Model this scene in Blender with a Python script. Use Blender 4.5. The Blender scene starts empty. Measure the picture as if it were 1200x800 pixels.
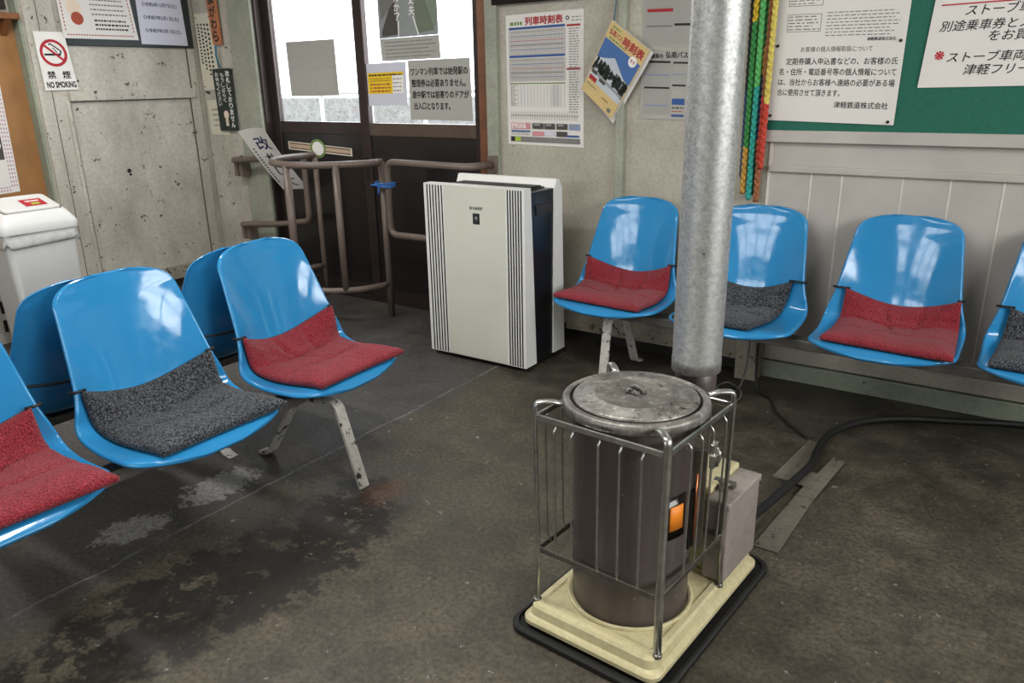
import bpy, bmesh, math, random
from mathutils import Vector, Matrix
random.seed(7)
PI = math.pi
SC = bpy.context.scene
COL = SC.collection

# ---------------------------------------------------------------- camera, sky, daylight, exposure
def camera():
    f, yaw, pitch, roll = 909.96, 0.601502859, 0.322377142, -0.0186635214
    fw = Vector((-math.sin(yaw)*math.cos(pitch), math.cos(yaw)*math.cos(pitch), -math.sin(pitch)))
    r = Vector((math.cos(yaw), math.sin(yaw), 0)); u = r.cross(fw)
    r2 = r*math.cos(roll) + u*math.sin(roll); u2 = -r*math.sin(roll) + u*math.cos(roll)
    m = Matrix((r2, u2, -fw)).transposed().to_4x4()
    cd = bpy.data.cameras.new('camera'); cd.sensor_width = 36; cd.lens = f/1200*36; cd.clip_start = .02
    c = bpy.data.objects.new('camera', cd); COL.objects.link(c)
    m.translation = (0, 0, 1.25); c.matrix_world = m
    SC.camera = c
camera()
SC.view_settings.view_transform = 'Standard'
SC.view_settings.look = 'None'
SC.view_settings.gamma = 1
SC.view_settings.use_curve_mapping = False
SC.view_settings.exposure = 0.36

w = bpy.data.worlds.new('sky'); SC.world = w; w.use_nodes = True
wn = w.node_tree.nodes; wl = w.node_tree.links
bg = wn['Background']; bg.inputs['Color'].default_value = (.86, .93, 1, 1); bg.inputs['Strength'].default_value = 3.2

def area(name, loc, size, power, direction, color=(1, 1, 1), spread=PI):
    l = bpy.data.lights.new(name, 'AREA'); l.shape = 'RECTANGLE'; l.size, l.size_y = size
    l.energy = power; l.color = color; l.spread = spread
    o = bpy.data.objects.new(name, l); COL.objects.link(o); o.location = loc
    o.rotation_euler = Vector(direction).to_track_quat('-Z', 'Y').to_euler()
    return o
area('window_daylight_side', (1.96, 1.3, 1.66), (2.4, .85), 58, (-1, 0, 0), (1, .985, .95))
area('window_daylight_rear', (-2.2, -2.16, 1.78), (3.2, .62), 26, (0, 1, 0), (1, .975, .93))
area('door_daylight', (-3.2, 3.52, 1.5), (1.5, .9), 12, (0, -1, -.25), (.93, .97, 1))

area('unseen_ceiling_light', (-1.2, 1.2, 2.24), (1.2, .12), 22, (0, 0, -1), (1, .98, .94))  # unseen overhead lamps, added to take over light from the rear window
area('unseen_ceiling_light', (-3.4, 1.6, 2.24), (1.2, .12), 22, (0, 0, -1), (1, .98, .94))

# ---------------------------------------------------------------- materials
def srgb(r, g=None, b=None):
    if g is None: r, g, b = [int(r[i:i+2], 16) for i in (0, 2, 4)]
    f = lambda c: c/12.92 if c <= .04045 else ((c+.055)/1.055)**2.4
    return (f(r/255), f(g/255), f(b/255), 1)
class N:
    """a small node-graph builder"""
    def __init__(s, name):
        s.m = bpy.data.materials.new(name); s.m.use_nodes = True
        s.t = s.m.node_tree; s.b = s.t.nodes['Principled BSDF']
        s.co = s.t.nodes.new('ShaderNodeTexCoord').outputs['Object']
    def link(s, a, b): s.t.links.new(a, b)
    def put(s, sock, v):
        if isinstance(v, bpy.types.NodeSocket): s.link(v, sock)
        else: sock.default_value = v
    def noise(s, scale, detail=4, rough=.55, co=None, dist=0, stretch=None):
        n = s.t.nodes.new('ShaderNodeTexNoise'); c = co or s.co
        if stretch:
            mp = s.t.nodes.new('ShaderNodeMapping'); mp.inputs['Scale'].default_value = stretch; s.link(c, mp.inputs[0]); c = mp.outputs[0]
        s.link(c, n.inputs['Vector']); n.inputs['Scale'].default_value = scale; n.inputs['Detail'].default_value = detail
        n.inputs['Roughness'].default_value = rough; n.inputs['Distortion'].default_value = dist
        return n.outputs['Fac']
    def voro(s, scale, feature='F1', out='Distance'):
        n = s.t.nodes.new('ShaderNodeTexVoronoi'); n.feature = feature; s.link(s.co, n.inputs['Vector']); n.inputs['Scale'].default_value = scale
        return n.outputs[out]
    def ramp(s, v, lo, hi, a=0., b=1.):
        n = s.t.nodes.new('ShaderNodeMapRange'); n.clamp = True
        s.put(n.inputs[0], v); n.inputs[1].default_value = lo; n.inputs[2].default_value = hi; n.inputs[3].default_value = a; n.inputs[4].default_value = b
        return n.outputs[0]
    def math(s, op, a, b=0.):
        n = s.t.nodes.new('ShaderNodeMath'); n.operation = op; s.put(n.inputs[0], a); s.put(n.inputs[1], b); return n.outputs[0]
    def mix(s, fac, a, b):
        n = s.t.nodes.new('ShaderNodeMix'); n.data_type = 'RGBA'; s.put(n.inputs[0], fac); s.put(n.inputs[6], a); s.put(n.inputs[7], b); return n.outputs[2]
    def xyz(s):
        n = s.t.nodes.new('ShaderNodeSeparateXYZ'); s.link(s.co, n.inputs[0]); return n.outputs
    def blob(s, c, rad, ang=0, warp=0.):
        """1 at the centre of an ellipse on the floor, 0 outside it"""
        x, y, z = s.xyz(); dx = s.math('SUBTRACT', x, c[0]); dy = s.math('SUBTRACT', y, c[1])
        ca, sa = math.cos(ang), math.sin(ang)
        u = s.math('DIVIDE', s.math('ADD', s.math('MULTIPLY', dx, ca), s.math('MULTIPLY', dy, sa)), rad[0])
        v = s.math('DIVIDE', s.math('SUBTRACT', s.math('MULTIPLY', dy, ca), s.math('MULTIPLY', dx, sa)), rad[1])
        d = s.math('SQRT', s.math('ADD', s.math('MULTIPLY', u, u), s.math('MULTIPLY', v, v)))
        return s.ramp(d, 1, 0)
    def bump(s, h, strength=.3, dist=.005):
        n = s.t.nodes.new('ShaderNodeBump'); n.inputs['Strength'].default_value = strength; n.inputs['Distance'].default_value = dist
        s.link(h, n.inputs['Height']); s.link(n.outputs[0], s.b.inputs['Normal'])
    def done(s, color, rough=.5, metal=0., spec=.5, **k):
        s.put(s.b.inputs['Base Color'], color); s.put(s.b.inputs['Roughness'], rough); s.put(s.b.inputs['Metallic'], metal)
        s.b.inputs['Specular IOR Level'].default_value = spec
        for kk, v in k.items(): s.b.inputs[kk.replace('_', ' ')].default_value = v
        return s.m
def plain(name, c, rough=.5, metal=0., var=.12, scale=18, bump=0., spec=.5, **k):
    n = N(name); a = srgb(c); d = tuple(x*(1-var) for x in a[:3]) + (1,); e = tuple(min(1, x*(1+var)) for x in a[:3]) + (1,)
    nz = n.noise(scale)
    if bump: n.bump(nz, bump, .003)
    return n.done(n.mix(n.ramp(nz, .3, .7), d, e), rough, metal, spec, **k)
def painted(name, c, c2, chip='3a332c', rough=.5, big=3., chipscale=26, chipt=.70, streak=(1, 1, 1), bump=.25):
    """old paint: two tones, grime and chips down to what lies below"""
    n = N(name)
    base = n.mix(n.ramp(n.noise(big, 5, .6, stretch=streak), .35, .68), srgb(c), srgb(c2))
    fine = n.noise(60, 4, .7)
    base = n.mix(n.ramp(fine, .42, .72, 0, .45), base, tuple(x*.58 for x in srgb(c2)[:3]) + (1,))
    ch = n.math('MULTIPLY', n.noise(chipscale, 6, .65), n.ramp(n.noise(big*1.3, 2), .25, .6, .8, 1.04))
    mask = n.ramp(ch, chipt, chipt+.03)
    n.bump(n.math('SUBTRACT', fine, n.math('MULTIPLY', mask, 1.5)), bump, .003)
    return n.done(n.mix(mask, base, srgb(chip)), rough)

M = {}
M['wall'] = painted('grey_beige_wall_paint', 'bcb7a8', 'a39e91', rough=.6, chipt=.72)
M['panel'] = painted('worn_cream_panel_paint', 'c9c4b8', 'a6a093', rough=.55, big=4, chipt=.635, streak=(1, 1, .45))
M['panelboard'] = plain('grey_white_panelling', 'b3aea8', .38, var=.08, scale=5)
M['groove'] = plain('pale_groove_strip', 'd2cdc4', .45)
M['mint'] = painted('mint_green_paint', 'a2a595', '8d9082', '4a4038', .5, chipt=.68)
M['mintdark'] = painted('dull_mint_paint', '9aa18f', '848b7a', '3a322c', .55, chipt=.66, chipscale=34)
M['dark'] = plain('dark_skirting', '1c1917', .8)
M['doordark'] = plain('near_black_door_panel', '1d1a1a', .28, var=.15, scale=6)
M['doorframe'] = plain('dark_bronze_aluminium', '3d3331', .35, .5, var=.1, scale=40)
M['doorrail'] = plain('brown_bronze_rail', '5d5148', .4, .4, var=.1)
M['woodtrim'] = plain('red_brown_wood', '74492f', .5, var=.25, scale=12)
M['ceiling'] = plain('ceiling_board', 'b8b3a8', .8, var=.05)
M['white'] = plain('white_paint', 'dcdcd8', .4, var=.03)
M['alu'] = plain('worn_aluminium', 'b6b3ae', .42, .35, var=.12, scale=50)

def floor_mat():
    n = N('stained_concrete'); x, y, z = n.xyz()
    big = n.noise(1.3, 5, .6, dist=.4); mid = n.noise(6, 8, .7); fine = n.noise(70, 5, .75)
    olive = n.mix(n.ramp(mid, .32, .68), srgb('3e3931'), srgb('696151'))
    grey = n.mix(n.ramp(mid, .3, .7), srgb('434140'), srgb('585553'))
    side = n.ramp(n.math('ADD', x, n.math('MULTIPLY', n.math('SUBTRACT', big, .5), .25)), -1.92, -1.98)      # the patched strip under the bench
    base = n.mix(side, olive, grey)
    # dark wet-looking band in front of the bench, broken up by noise
    band = n.math('MAXIMUM', n.blob((-1.62, 1.0), (.28, .72), -.16), n.blob((-1.62, 1.42), (.20, .34), .35))
    bandm = n.ramp(n.math('MULTIPLY', band, n.ramp(n.noise(11, 8, .75), .40, .56, .0, 2.0)), .25, .5)
    base = n.mix(n.math('MULTIPLY', bandm, .85), base, srgb('171614'))
    dk = n.ramp(big, .5, .66); base = n.mix(n.math('MULTIPLY', dk, .55), base, srgb('2b2824'))
    back = n.ramp(n.math('ADD', y, n.math('MULTIPLY', n.math('SUBTRACT', big, .5), 1.2)), 2.25, 2.75)       # shade under the wall bench, painted as a darker strip along the wall
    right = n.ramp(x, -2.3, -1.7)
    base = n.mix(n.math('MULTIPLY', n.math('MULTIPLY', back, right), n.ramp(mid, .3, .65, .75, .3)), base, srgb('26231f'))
    lt = n.ramp(n.noise(2.1, 6, .7), .56, .72); base = n.mix(n.math('MULTIPLY', lt, .4), base, srgb('878071'))
    for c, r, a in (((-2.10, 1.03), (.10, .15), -.2), ((-2.10, 1.34), (.12, .19), .1)):
        pm = n.ramp(n.math('ADD', n.blob(c, r, a), n.math('MULTIPLY', n.math('SUBTRACT', n.noise(28, 7, .75), .5), 2.2)), .30, .38)
        base = n.mix(n.math('MULTIPLY', pm, .85), base, srgb('a19e9c'))
    for c, r in (((-1.60, 1.60), (.10, .12)), ((-2.10, 1.62), (.16, .10))):
        base = n.mix(n.math('MULTIPLY', n.math('MULTIPLY', n.blob(c, r), n.ramp(mid, .3, .6)), .7), base, srgb('6b3f22'))
    # expansion crack, a light line on the patched strip's edge
    cl = n.math('ABSOLUTE', n.math('ADD', n.math('ADD', x, 1.97), n.math('MULTIPLY', n.math('SUBTRACT', n.noise(5, 4), .5), .05)))
    base = n.mix(n.math('MULTIPLY', n.ramp(cl, .007, .002), n.ramp(mid, .4, .55, .05, .8)), base, srgb('8d8a86'))
    sp = n.ramp(n.noise(150, 3, .6), .68, .74); base = n.mix(n.math('MULTIPLY', sp, .5), base, srgb('a39c8c'))
    base = n.mix(n.ramp(fine, .40, .62, .0, .6), base, srgb('1b1916'))
    n.bump(n.math('ADD', fine, n.math('MULTIPLY', mid, .8)), .35, .004)
    return n.done(base, n.ramp(mid, .3, .7, .38, .68), spec=.4)
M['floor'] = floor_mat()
M['seamgrey'] = plain('dirty_seam', '5b5549', .8)

def plastic_blue():
    n = N('glossy_blue_seat_plastic'); s = n.noise(3, 3)
    n.bump(n.noise(9, 2), .08, .004)
    return n.done(n.mix(n.ramp(s, .3, .7), srgb('2c84bd'), srgb('348fc8')), n.ramp(n.noise(30, 5), .4, .75, .07, .2), spec=.45, Coat_Weight=.12, Coat_Roughness=.05)
M['blue'] = plastic_blue()
def fabric(name, a, b, c, sc=260, t=.5):
    n = N(name); f = n.noise(sc, 2, .6); v = n.voro(sc*.9)
    col = n.mix(n.ramp(f, t-.09, t+.09), srgb(a), srgb(b)); col = n.mix(n.ramp(v, .12, .45, .6, 0), col, srgb(c))
    col = n.mix(n.ramp(n.noise(14, 4), .4, .75, 0, .3), col, srgb(a))
    n.bump(n.math('ADD', f, v), .9, .004)
    return n.done(col, .95, spec=.1, Sheen_Weight=.15)
M['red'] = fabric('red_chenille', '731d27', 'a93e48', '842932')
M['grey'] = fabric('charcoal_tweed', '222326', '62656a', '26272a', 180, .52)
M['black'] = plain('black_rubber', '141414', .55)
M['chip'] = painted('chipped_white_enamel', 'c9c6c0', 'b2aea7', '2c2522', .5, chipt=.56, chipscale=34, big=9)
M['steelgrey'] = plain('grey_steel', '6e6b67', .5, .5, var=.2)

M['pipe_paint'] = painted('brown_pipe_paint', '76685f', '64574f', 'b9b1a6', .38, chipt=.70, chipscale=40)
def galv():
    n = N('galvanised_steel'); v = n.voro(170, 'F1', 'Color'); s = n.noise(70, 7, .75)
    sp = n.t.nodes.new('ShaderNodeSeparateColor'); n.link(v, sp.inputs[0])
    k = n.math('ADD', n.math('MULTIPLY', sp.outputs[0], .22), n.math('MULTIPLY', s, .95))
    col = n.mix(n.ramp(k, .3, .85), srgb('858686'), srgb('d0d1cf'))
    n.bump(s, .12, .002)
    return n.done(col, n.ramp(k, .3, .9, .55, .34), .75)
M['galv'] = galv()
M['chrome'] = plain('worn_chrome', 'c2c1bd', .28, .95, var=.2, scale=40)
M['steeldull'] = plain('dull_steel_bar', '85827c', .34, .9, var=.2, scale=40)
def enamel():
    n = N('dark_brown_stove_enamel'); k = n.noise(8, 6, .6, stretch=(3, 3, .35)); s = n.noise(120, 2, .5)
    col = n.mix(n.ramp(k, .35, .7), srgb('504746'), srgb('675d5a')); col = n.mix(n.ramp(s, .74, .76), col, srgb('b5aca0'))
    return n.done(col, n.ramp(k, .3, .7, .30, .46), .3)
M['enamel'] = enamel()
def castlid():
    n = N('scorched_aluminium'); k = n.noise(16, 8, .7, dist=.5); s = n.noise(60, 6, .8)
    col = n.mix(n.ramp(k, .36, .62), srgb('57534f'), srgb('8c8883')); col = n.mix(n.math('MULTIPLY', n.ramp(s, .52, .68), n.ramp(k, .35, .62, .3, .95)), col, srgb('c2beb7')); col = n.mix(n.ramp(n.noise(34, 6), .6, .7), col, srgb('33302d'))
    n.bump(s, .15, .002)
    return n.done(col, .45, .5)
M['castlid'] = castlid()
M['steelgrey2'] = plain('dark_groove', '231f1d', .7)  # darker colour for the ring groove in the lid
M['cream'] = painted('cream_enamel_tray', 'd6cda4', 'c9bf95', '7a5a3a', .35, chipt=.72, chipscale=30, bump=.1)
M['greybox'] = painted('pinkish_grey_metal', 'a39a94', '8d837d', '5f4438', .45, chipt=.66, chipscale=40)
M['orange'] = plain('orange_label', 'f08a1e', .5, var=.05)
M['mica'] = plain('dark_mica', '1a1514', .12, .2)
M['copper'] = plain('copper_reflection', 'c0764a', .25, .8)
M['purifier'] = plain('pale_greenish_white_plastic', 'cfd0c4', .42, var=.03, scale=4)
M['purwhite'] = plain('bright_white_plastic', 'e2e2de', .4, var=.02)
M['navy'] = plain('dark_navy_plastic', '16171d', .3, var=.1)
M['binwhite'] = plain('white_bin_plastic', 'd9d9d7', .42, var=.04, scale=5)
M['bag'] = plain('translucent_white_bag', 'cfcfcd', .45, var=.15, scale=30, bump=.5)
M['crate'] = plain('off_white_basket_plastic', 'cfcac0', .5)
M['ply'] = plain('brown_plywood', '9a6d3f', .5, var=.18, scale=7)
M['brownwood'] = plain('dark_orange_wood', '7c4d29', .5, var=.2)
M['paper'] = plain('white_paper', 'dcd9d4', .8, var=.03, scale=3)
M['paperblue'] = plain('bluish_white_paper', 'ccccda', .8, var=.03, scale=3)
M['papercream'] = plain('cream_paper', 'd6d0bd', .8, var=.04, scale=3)
M['papergrey'] = plain('grey_paper', 'a8a7a0', .8, var=.05, scale=3)  # even grey for the door sheets and bus timetables
M['gboard'] = plain('green_baize', '17604f', .75, var=.1, scale=90, bump=.1)
M['bboard'] = plain('blackboard_slate', '20282a', .5, var=.15)
M['signgreen'] = plain('dark_green_sign', '1d2b25', .45, var=.1)
M['signwood'] = plain('varnished_orange_wood', 'b06f45', .4, var=.2, scale=14)
M['vinyl_sheet'] = plain('smoked_sheet', '6f706c', .5)
for nm, c in dict(ink='1a1a1c', inkgrey='74726f', inklight='a19f9b', inkblue='33558f', inkred='a3282e', inknavy='242a58', inkgreen='6f8a4c', signred='b01f2b',
                  yellow='e8c21e', pinkish='c98a92', gingham='b58aa0', skyblue='456aa3', snow='b9c0c8', treedark='2e332f', covercream='cdb47c', white2='e9e7e2', lilac='8391b0',
                  redbrown='a24a33', peach='d8a17c', photodark='4a4541', photogreen='7c8878', teal='2f6f86', limegreen='9cb93c', photogrey='8d9191', photoolive='6b7562', stripebrown='6f5347', stripetan='bda58c', flesh='e0cdb8').items():
    M[nm] = plain('print_'+nm, c, .75, var=.05)
for nm, c in dict(cord_yellow='d8b526', cord_green='2f8a3f', cord_lightgreen='5fc06a', cord_gold='c9993c', cord_teal='27a99a', cord_blue='24466f', cord_red='c9402c',
                  cord_copper='a3643c', cord_purple='7a4a63', cord_darkgreen='1f5a40', cord_pale='e2cf62', cord_black='1b1b1b').items():
    n_ = N(nm); M[nm] = n_.done(n_.mix(n_.ramp(n_.noise(120, 3), .35, .65), tuple(v*.6 for v in srgb(c)[:3])+(1,), srgb(c)), .6)
def glass():
    n = N('door_glass'); n.t.nodes.remove(n.b)
    tr = n.t.nodes.new('ShaderNodeBsdfTransparent'); gl = n.t.nodes.new('ShaderNodeBsdfGlossy'); gl.inputs['Roughness'].default_value = .03
    mx = n.t.nodes.new('ShaderNodeMixShader'); mx.inputs[0].default_value = .07
    n.link(tr.outputs[0], mx.inputs[1]); n.link(gl.outputs[0], mx.inputs[2]); n.link(mx.outputs[0], n.t.nodes['Material Output'].inputs[0])
    return n.m
M['glass'] = glass()
M['ballast'] = painted('grey_ballast', '9a9995', '7d7c78', '5c5a57', .9, big=8, chipt=.55)
M['concrete_light'] = plain('pale_platform_concrete', 'b9b8b2', .85)

# ---------------------------------------------------------------- mesh helpers
class MB:
    def __init__(s): s.b = bmesh.new(); s.mats = []
    def mi(s, m):
        if m is None: return 0
        if m not in s.mats: s.mats.append(m)
        return s.mats.index(m)
    def _fin(s, faces, m, smooth=False):
        i = s.mi(m)
        for f in faces: f.material_index = i; f.smooth = smooth
    def box(s, lo, hi, m=None, bev=.0, seg=2, mat=None):
        r = bmesh.ops.create_cube(s.b, size=1)
        vs = r['verts']
        for v in vs: v.co = Vector([lo[k] + (v.co[k]+.5)*(hi[k]-lo[k]) for k in range(3)])
        fs = list({f for v in vs for f in v.link_faces})
        if bev:
            es = list({e for v in vs for e in v.link_edges})
            q = bmesh.ops.bevel(s.b, geom=es, offset=bev, segments=seg, affect='EDGES', profile=.5)
            fs = list(set(q['faces']) | {f for f in fs if f.is_valid})
            vs = list({v for f in fs for v in f.verts})
        if mat is not None:
            for v in vs: v.co = mat @ v.co
        s._fin(fs, m, False); return s
    def poly_prism(s, pts, vec, m=None):
        """polygon pts (3-D) extruded by vec"""
        vec = Vector(vec); a = [s.b.verts.new(p) for p in pts]; c = [s.b.verts.new(Vector(p)+vec) for p in pts]
        n = len(pts); fs = [s.b.faces.new(a[::-1]), s.b.faces.new(c)]
        for i in range(n): fs.append(s.b.faces.new((a[i], a[(i+1) % n], c[(i+1) % n], c[i])))
        bmesh.ops.recalc_face_normals(s.b, faces=fs); s._fin(fs, m); return s
    def tube(s, pts, r, seg=10, m=None, closed=False, squash=1.0, up=None, caps=True, mfun=None):
        P = [Vector(p) for p in pts]; n = len(P); rings = []
        ref = Vector(up) if up else Vector((0, 0, 1)); prev = None
        for i in range(n):
            if closed: t = (P[(i+1) % n]-P[i-1])
            else: t = P[min(i+1, n-1)]-P[max(i-1, 0)]
            t.normalize()
            a = (ref if prev is None else prev) - t*(ref if prev is None else prev).dot(t)
            if a.length < 1e-4: a = t.orthogonal()
            a.normalize(); prev = a if not up else None
            b_ = t.cross(a); rr = r[i] if isinstance(r, (list, tuple)) else r
            rings.append([s.b.verts.new(P[i] + a*math.cos(2*PI*k/seg)*rr*squash + b_*math.sin(2*PI*k/seg)*rr) for k in range(seg)])
        for i in range(n if closed else n-1):
            A, B = rings[i], rings[(i+1) % n]
            fs = [s.b.faces.new((A[k], A[(k+1) % seg], B[(k+1) % seg], B[k])) for k in range(seg)]
            s._fin(fs, mfun(i) if mfun else m, True)
        if caps and not closed:
            s._fin([s.b.faces.new(rings[0][::-1]), s.b.faces.new(rings[-1])], mfun(n-2) if mfun else m)
        return s
    def lathe(s, prof, c=(0, 0), seg=48, m=None, smooth=True):
        rings = []
        for r, z in prof:
            if r < 1e-6: rings.append([s.b.verts.new((c[0], c[1], z))])
            else: rings.append([s.b.verts.new((c[0]+r*math.cos(2*PI*k/seg), c[1]+r*math.sin(2*PI*k/seg), z)) for k in range(seg)])
        fs = []
        for A, B in zip(rings, rings[1:]):
            for k in range(seg):
                k2 = (k+1) % seg
                if len(A) == 1 and len(B) == 1: continue
                if len(A) == 1: fs.append(s.b.faces.new((A[0], B[k2], B[k])))
                elif len(B) == 1: fs.append(s.b.faces.new((A[k], A[k2], B[0])))
                else: fs.append(s.b.faces.new((A[k], A[k2], B[k2], B[k])))
        s._fin(fs, m, smooth); return s
    def grid(s, fn, nu, nv, m=None, smooth=True):
        V = [[s.b.verts.new(fn(i, j)) for i in range(nu)] for j in range(nv)]
        fs = [s.b.faces.new((V[j][i], V[j][i+1], V[j+1][i+1], V[j+1][i])) for j in range(nv-1) for i in range(nu-1)]
        s._fin(fs, m, smooth); return V
    def build(s, name, m=None, parent=None, loc=None, recalc=True, autosmooth=None):
        if recalc: bmesh.ops.recalc_face_normals(s.b, faces=s.b.faces[:])
        me = bpy.data.meshes.new(name); s.b.to_mesh(me); s.b.free()
        for k in (s.mats or [m]): me.materials.append(M[k] if isinstance(k, str) else k)
        if autosmooth: me.set_sharp_from_angle(angle=autosmooth)
        o = bpy.data.objects.new(name, me); COL.objects.link(o)
        if parent: o.parent = parent
        if loc: o.location = loc
        return o
def tag(o, label, cat, group=None):
    o['label'] = label; o['category'] = cat
    if group: o['group'] = group
    return o
def thing(name, label, cat, loc=(0, 0, 0), rz=0, group=None):
    o = bpy.data.objects.new(name, None); COL.objects.link(o); o.empty_display_size = .1
    o.location = loc; o.rotation_euler = (0, 0, rz)
    return tag(o, label, cat, group)
def struct(mb, name, m=None, parent=None):
    o = mb.build(name, m, parent)
    if not parent: o['kind'] = 'structure'
    return o
def bez(pts, n=8):
    """Catmull-Rom through pts"""
    P = [Vector(p) for p in pts]; P = [2*P[0]-P[1]] + P + [2*P[-1]-P[-2]]; out = []
    for i in range(1, len(P)-2):
        a, b, c, d = P[i-1:i+3]
        for k in range(n):
            t = k/n; out.append(.5*((2*b)+(c-a)*t+(2*a-5*b+4*c-d)*t*t+(3*b-a-3*c+d)*t**3))
    out.append(P[-2]); return out
def round_path(pts, r, n=5):
    """straight runs with rounded corners"""
    P = [Vector(p) for p in pts]; out = [P[0]]
    for a, b, c in zip(P, P[1:], P[2:]):
        d1 = (a-b).normalized(); d2 = (c-b).normalized(); rr = min(r, (a-b).length*.45, (c-b).length*.45)
        p, q = b+d1*rr, b+d2*rr
        for k in range(n+1):
            t = k/n; out.append(p*(1-t)**2 + b*2*t*(1-t) + q*t*t)
    out.append(P[-1]); return out

# ---------------------------------------------------------------- lettering
_glyph = {}
def text_geo(body, bold=0.):
    key = (body, bold)
    if key not in _glyph:
        c = bpy.data.curves.new('lettering', 'FONT'); c.body = body; c.resolution_u = 2; c.offset = bold
        o = bpy.data.objects.new('lettering', c); COL.objects.link(o)
        bpy.context.view_layer.update()
        me = bpy.data.meshes.new_from_object(o.evaluated_get(bpy.context.evaluated_depsgraph_get()))
        vs = [(v.co.x, v.co.y) for v in me.vertices]; fs = [tuple(p.vertices) for p in me.polygons]
        bpy.data.objects.remove(o); bpy.data.curves.remove(c); bpy.data.meshes.remove(me)
        _glyph[key] = (vs, fs)
    return _glyph[key]
class Sheet:
    """a flat printed thing: a quad in a wall plane with print just above its face.
    q = four (u, v) corners tl, tr, br, bl in the plane's own metres; P(u, v, out) gives the point"""
    def __init__(s, P, q, base, off=.002, thick=.0012, curl=0.):
        s.P = P; s.q = q; s.off = off; s.mb = MB(); s.curl = curl; s.th = thick; s.layer = 0; s.last = None
        nu, nv = (13, 9) if curl else (2, 2)
        top = lambda i, j: s.at(i/(nu-1), j/(nv-1), 0)
        bot = lambda i, j: s.at(i/(nu-1), j/(nv-1), -thick)
        s.mb.grid(top, nu, nv, base); s.mb.grid(bot, nu, nv, base)
        for a in range(nu-1):
            for e in (0, 1): s._quad([s.at(a/(nu-1), e, 0), s.at((a+1)/(nu-1), e, 0), s.at((a+1)/(nu-1), e, -thick), s.at(a/(nu-1), e, -thick)], base)
        for a in range(nv-1):
            for e in (0, 1): s._quad([s.at(e, a/(nv-1), 0), s.at(e, (a+1)/(nv-1), 0), s.at(e, (a+1)/(nv-1), -thick), s.at(e, a/(nv-1), -thick)], base)
    def at(s, a, b, up):
        tl, tr, br, bl = s.q
        u = (tl[0]*(1-a)+tr[0]*a)*(1-b) + (bl[0]*(1-a)+br[0]*a)*b
        v = (tl[1]*(1-a)+tr[1]*a)*(1-b) + (bl[1]*(1-a)+br[1]*a)*b
        c = s.curl*(.5*(1-math.cos(2*PI*a))*.4 + (b-.4)**2*1.2 + .25*math.sin(5*a+3*b)) if s.curl else 0
        return s.P(u, v, s.off+s.th+up+abs(c))
    def lift(s, m):
        if m != s.last: s.layer += 1; s.last = m
        return .0004+.00002*s.layer
    def _quad(s, pts, m):
        f = s.mb.b.faces.new([s.mb.b.verts.new(p) for p in pts]); s.mb._fin([f], m)
    def rect(s, a0, b0, a1, b1, m, up=.0005):
        k = 8 if s.curl else 1; up = s.lift(m)
        for i in range(k):
            x0 = a0+(a1-a0)*i/k; x1 = a0+(a1-a0)*(i+1)/k
            s._quad([s.at(x0, b0, up), s.at(x1, b0, up), s.at(x1, b1, up), s.at(x0, b1, up)], m)
        return s
    def poly(s, pts, m, up=.0006): up = s.lift(m); s._quad([s.at(a, b, up) for a, b in pts], m); return s
    def ring(s, c, r0, r1, m, asp=1., n=40, a0=0, a1=2*PI, up=.0006):
        for k in range(n):
            t0 = a0+(a1-a0)*k/n; t1 = a0+(a1-a0)*(k+1)/n
            pt = lambda r, t: (c[0]+r*math.cos(t), c[1]-r*math.sin(t)*asp)
            s.poly([pt(r0, t0), pt(r1, t0), pt(r1, t1), pt(r0, t1)], m, up)
        return s
    def stroke(s, pts, wd, m, asp=1., up=.0007):
        """a drawn line, width wd in a-units"""
        for (a, b), (c, d) in zip(pts, pts[1:]):
            dx, dy = c-a, (d-b)/asp; L = math.hypot(dx, dy) or 1; nx, ny = -dy/L*wd/2, dx/L*wd/2*asp
            s.poly([(a+nx, b+ny), (c+nx, d+ny), (c-nx, d-ny), (a-nx, b-ny)], m, up)
        return s
    def lines(s, a0, b0, a1, b1, n, m, h=.35, ragged=.25, dash=0):
        """rows of print too small to read"""
        step = (b1-b0)/n
        for k in range(n):
            y = b0+step*(k+.5); e = a1-(a1-a0)*ragged*random.random()
            if dash:
                x = a0
                while x < e:
                    x2 = min(e, x+dash*random.uniform(.5, 1.6)); s.rect(x, y-step*h/2, x2, y+step*h/2, m); x = x2+dash*.35
            else: s.rect(a0, y-step*h/2, e, y+step*h/2, m)
        return s
    def text(s, body, a0, b0, a1, b1, m, bold=.0, slant=0., up=.0008):
        if bold:                                        # heavier strokes: the same glyphs again, a hair to each side
            h = bold*abs(b1-b0)*1.1; ww = bold*abs(a1-a0)/max(len(body), 1)*1.1
            for dx, dy in ((-ww, -h), (ww, -h), (-ww, h), (ww, h)):
                s.last = None; s.text(body, a0+dx, b0+dy, a1+dx, b1+dy, m, 0, slant)
            return s
        vs, fs = text_geo(body, 0); up = s.lift(m)
        if not vs: return s
        x0 = min(v[0] for v in vs); x1 = max(v[0] for v in vs); y0 = min(v[1] for v in vs); y1 = max(v[1] for v in vs)
        V = []
        for x, y in vs:
            fx = (x-x0)/max(x1-x0, 1e-6); fy = (y1-y)/max(y1-y0, 1e-6)
            V.append(s.mb.b.verts.new(s.at(a0+(a1-a0)*fx + slant*(.5-fy)*(b1-b0), b0+(b1-b0)*fy, up)))
        out = []
        for f in fs:
            try: out.append(s.mb.b.faces.new([V[k] for k in f]))
            except ValueError: pass
        s.mb._fin(out, m); return s
    def column(s, body, a, b0, b1, wd, m, bold=.0):
        n = len(body); st = (b1-b0)/n
        for k, ch in enumerate(body):
            if ch in ' 。・': continue
            s.text(ch, a-wd/2, b0+st*(k+.08), a+wd/2, b0+st*(k+.92), m, bold)
        return s
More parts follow.
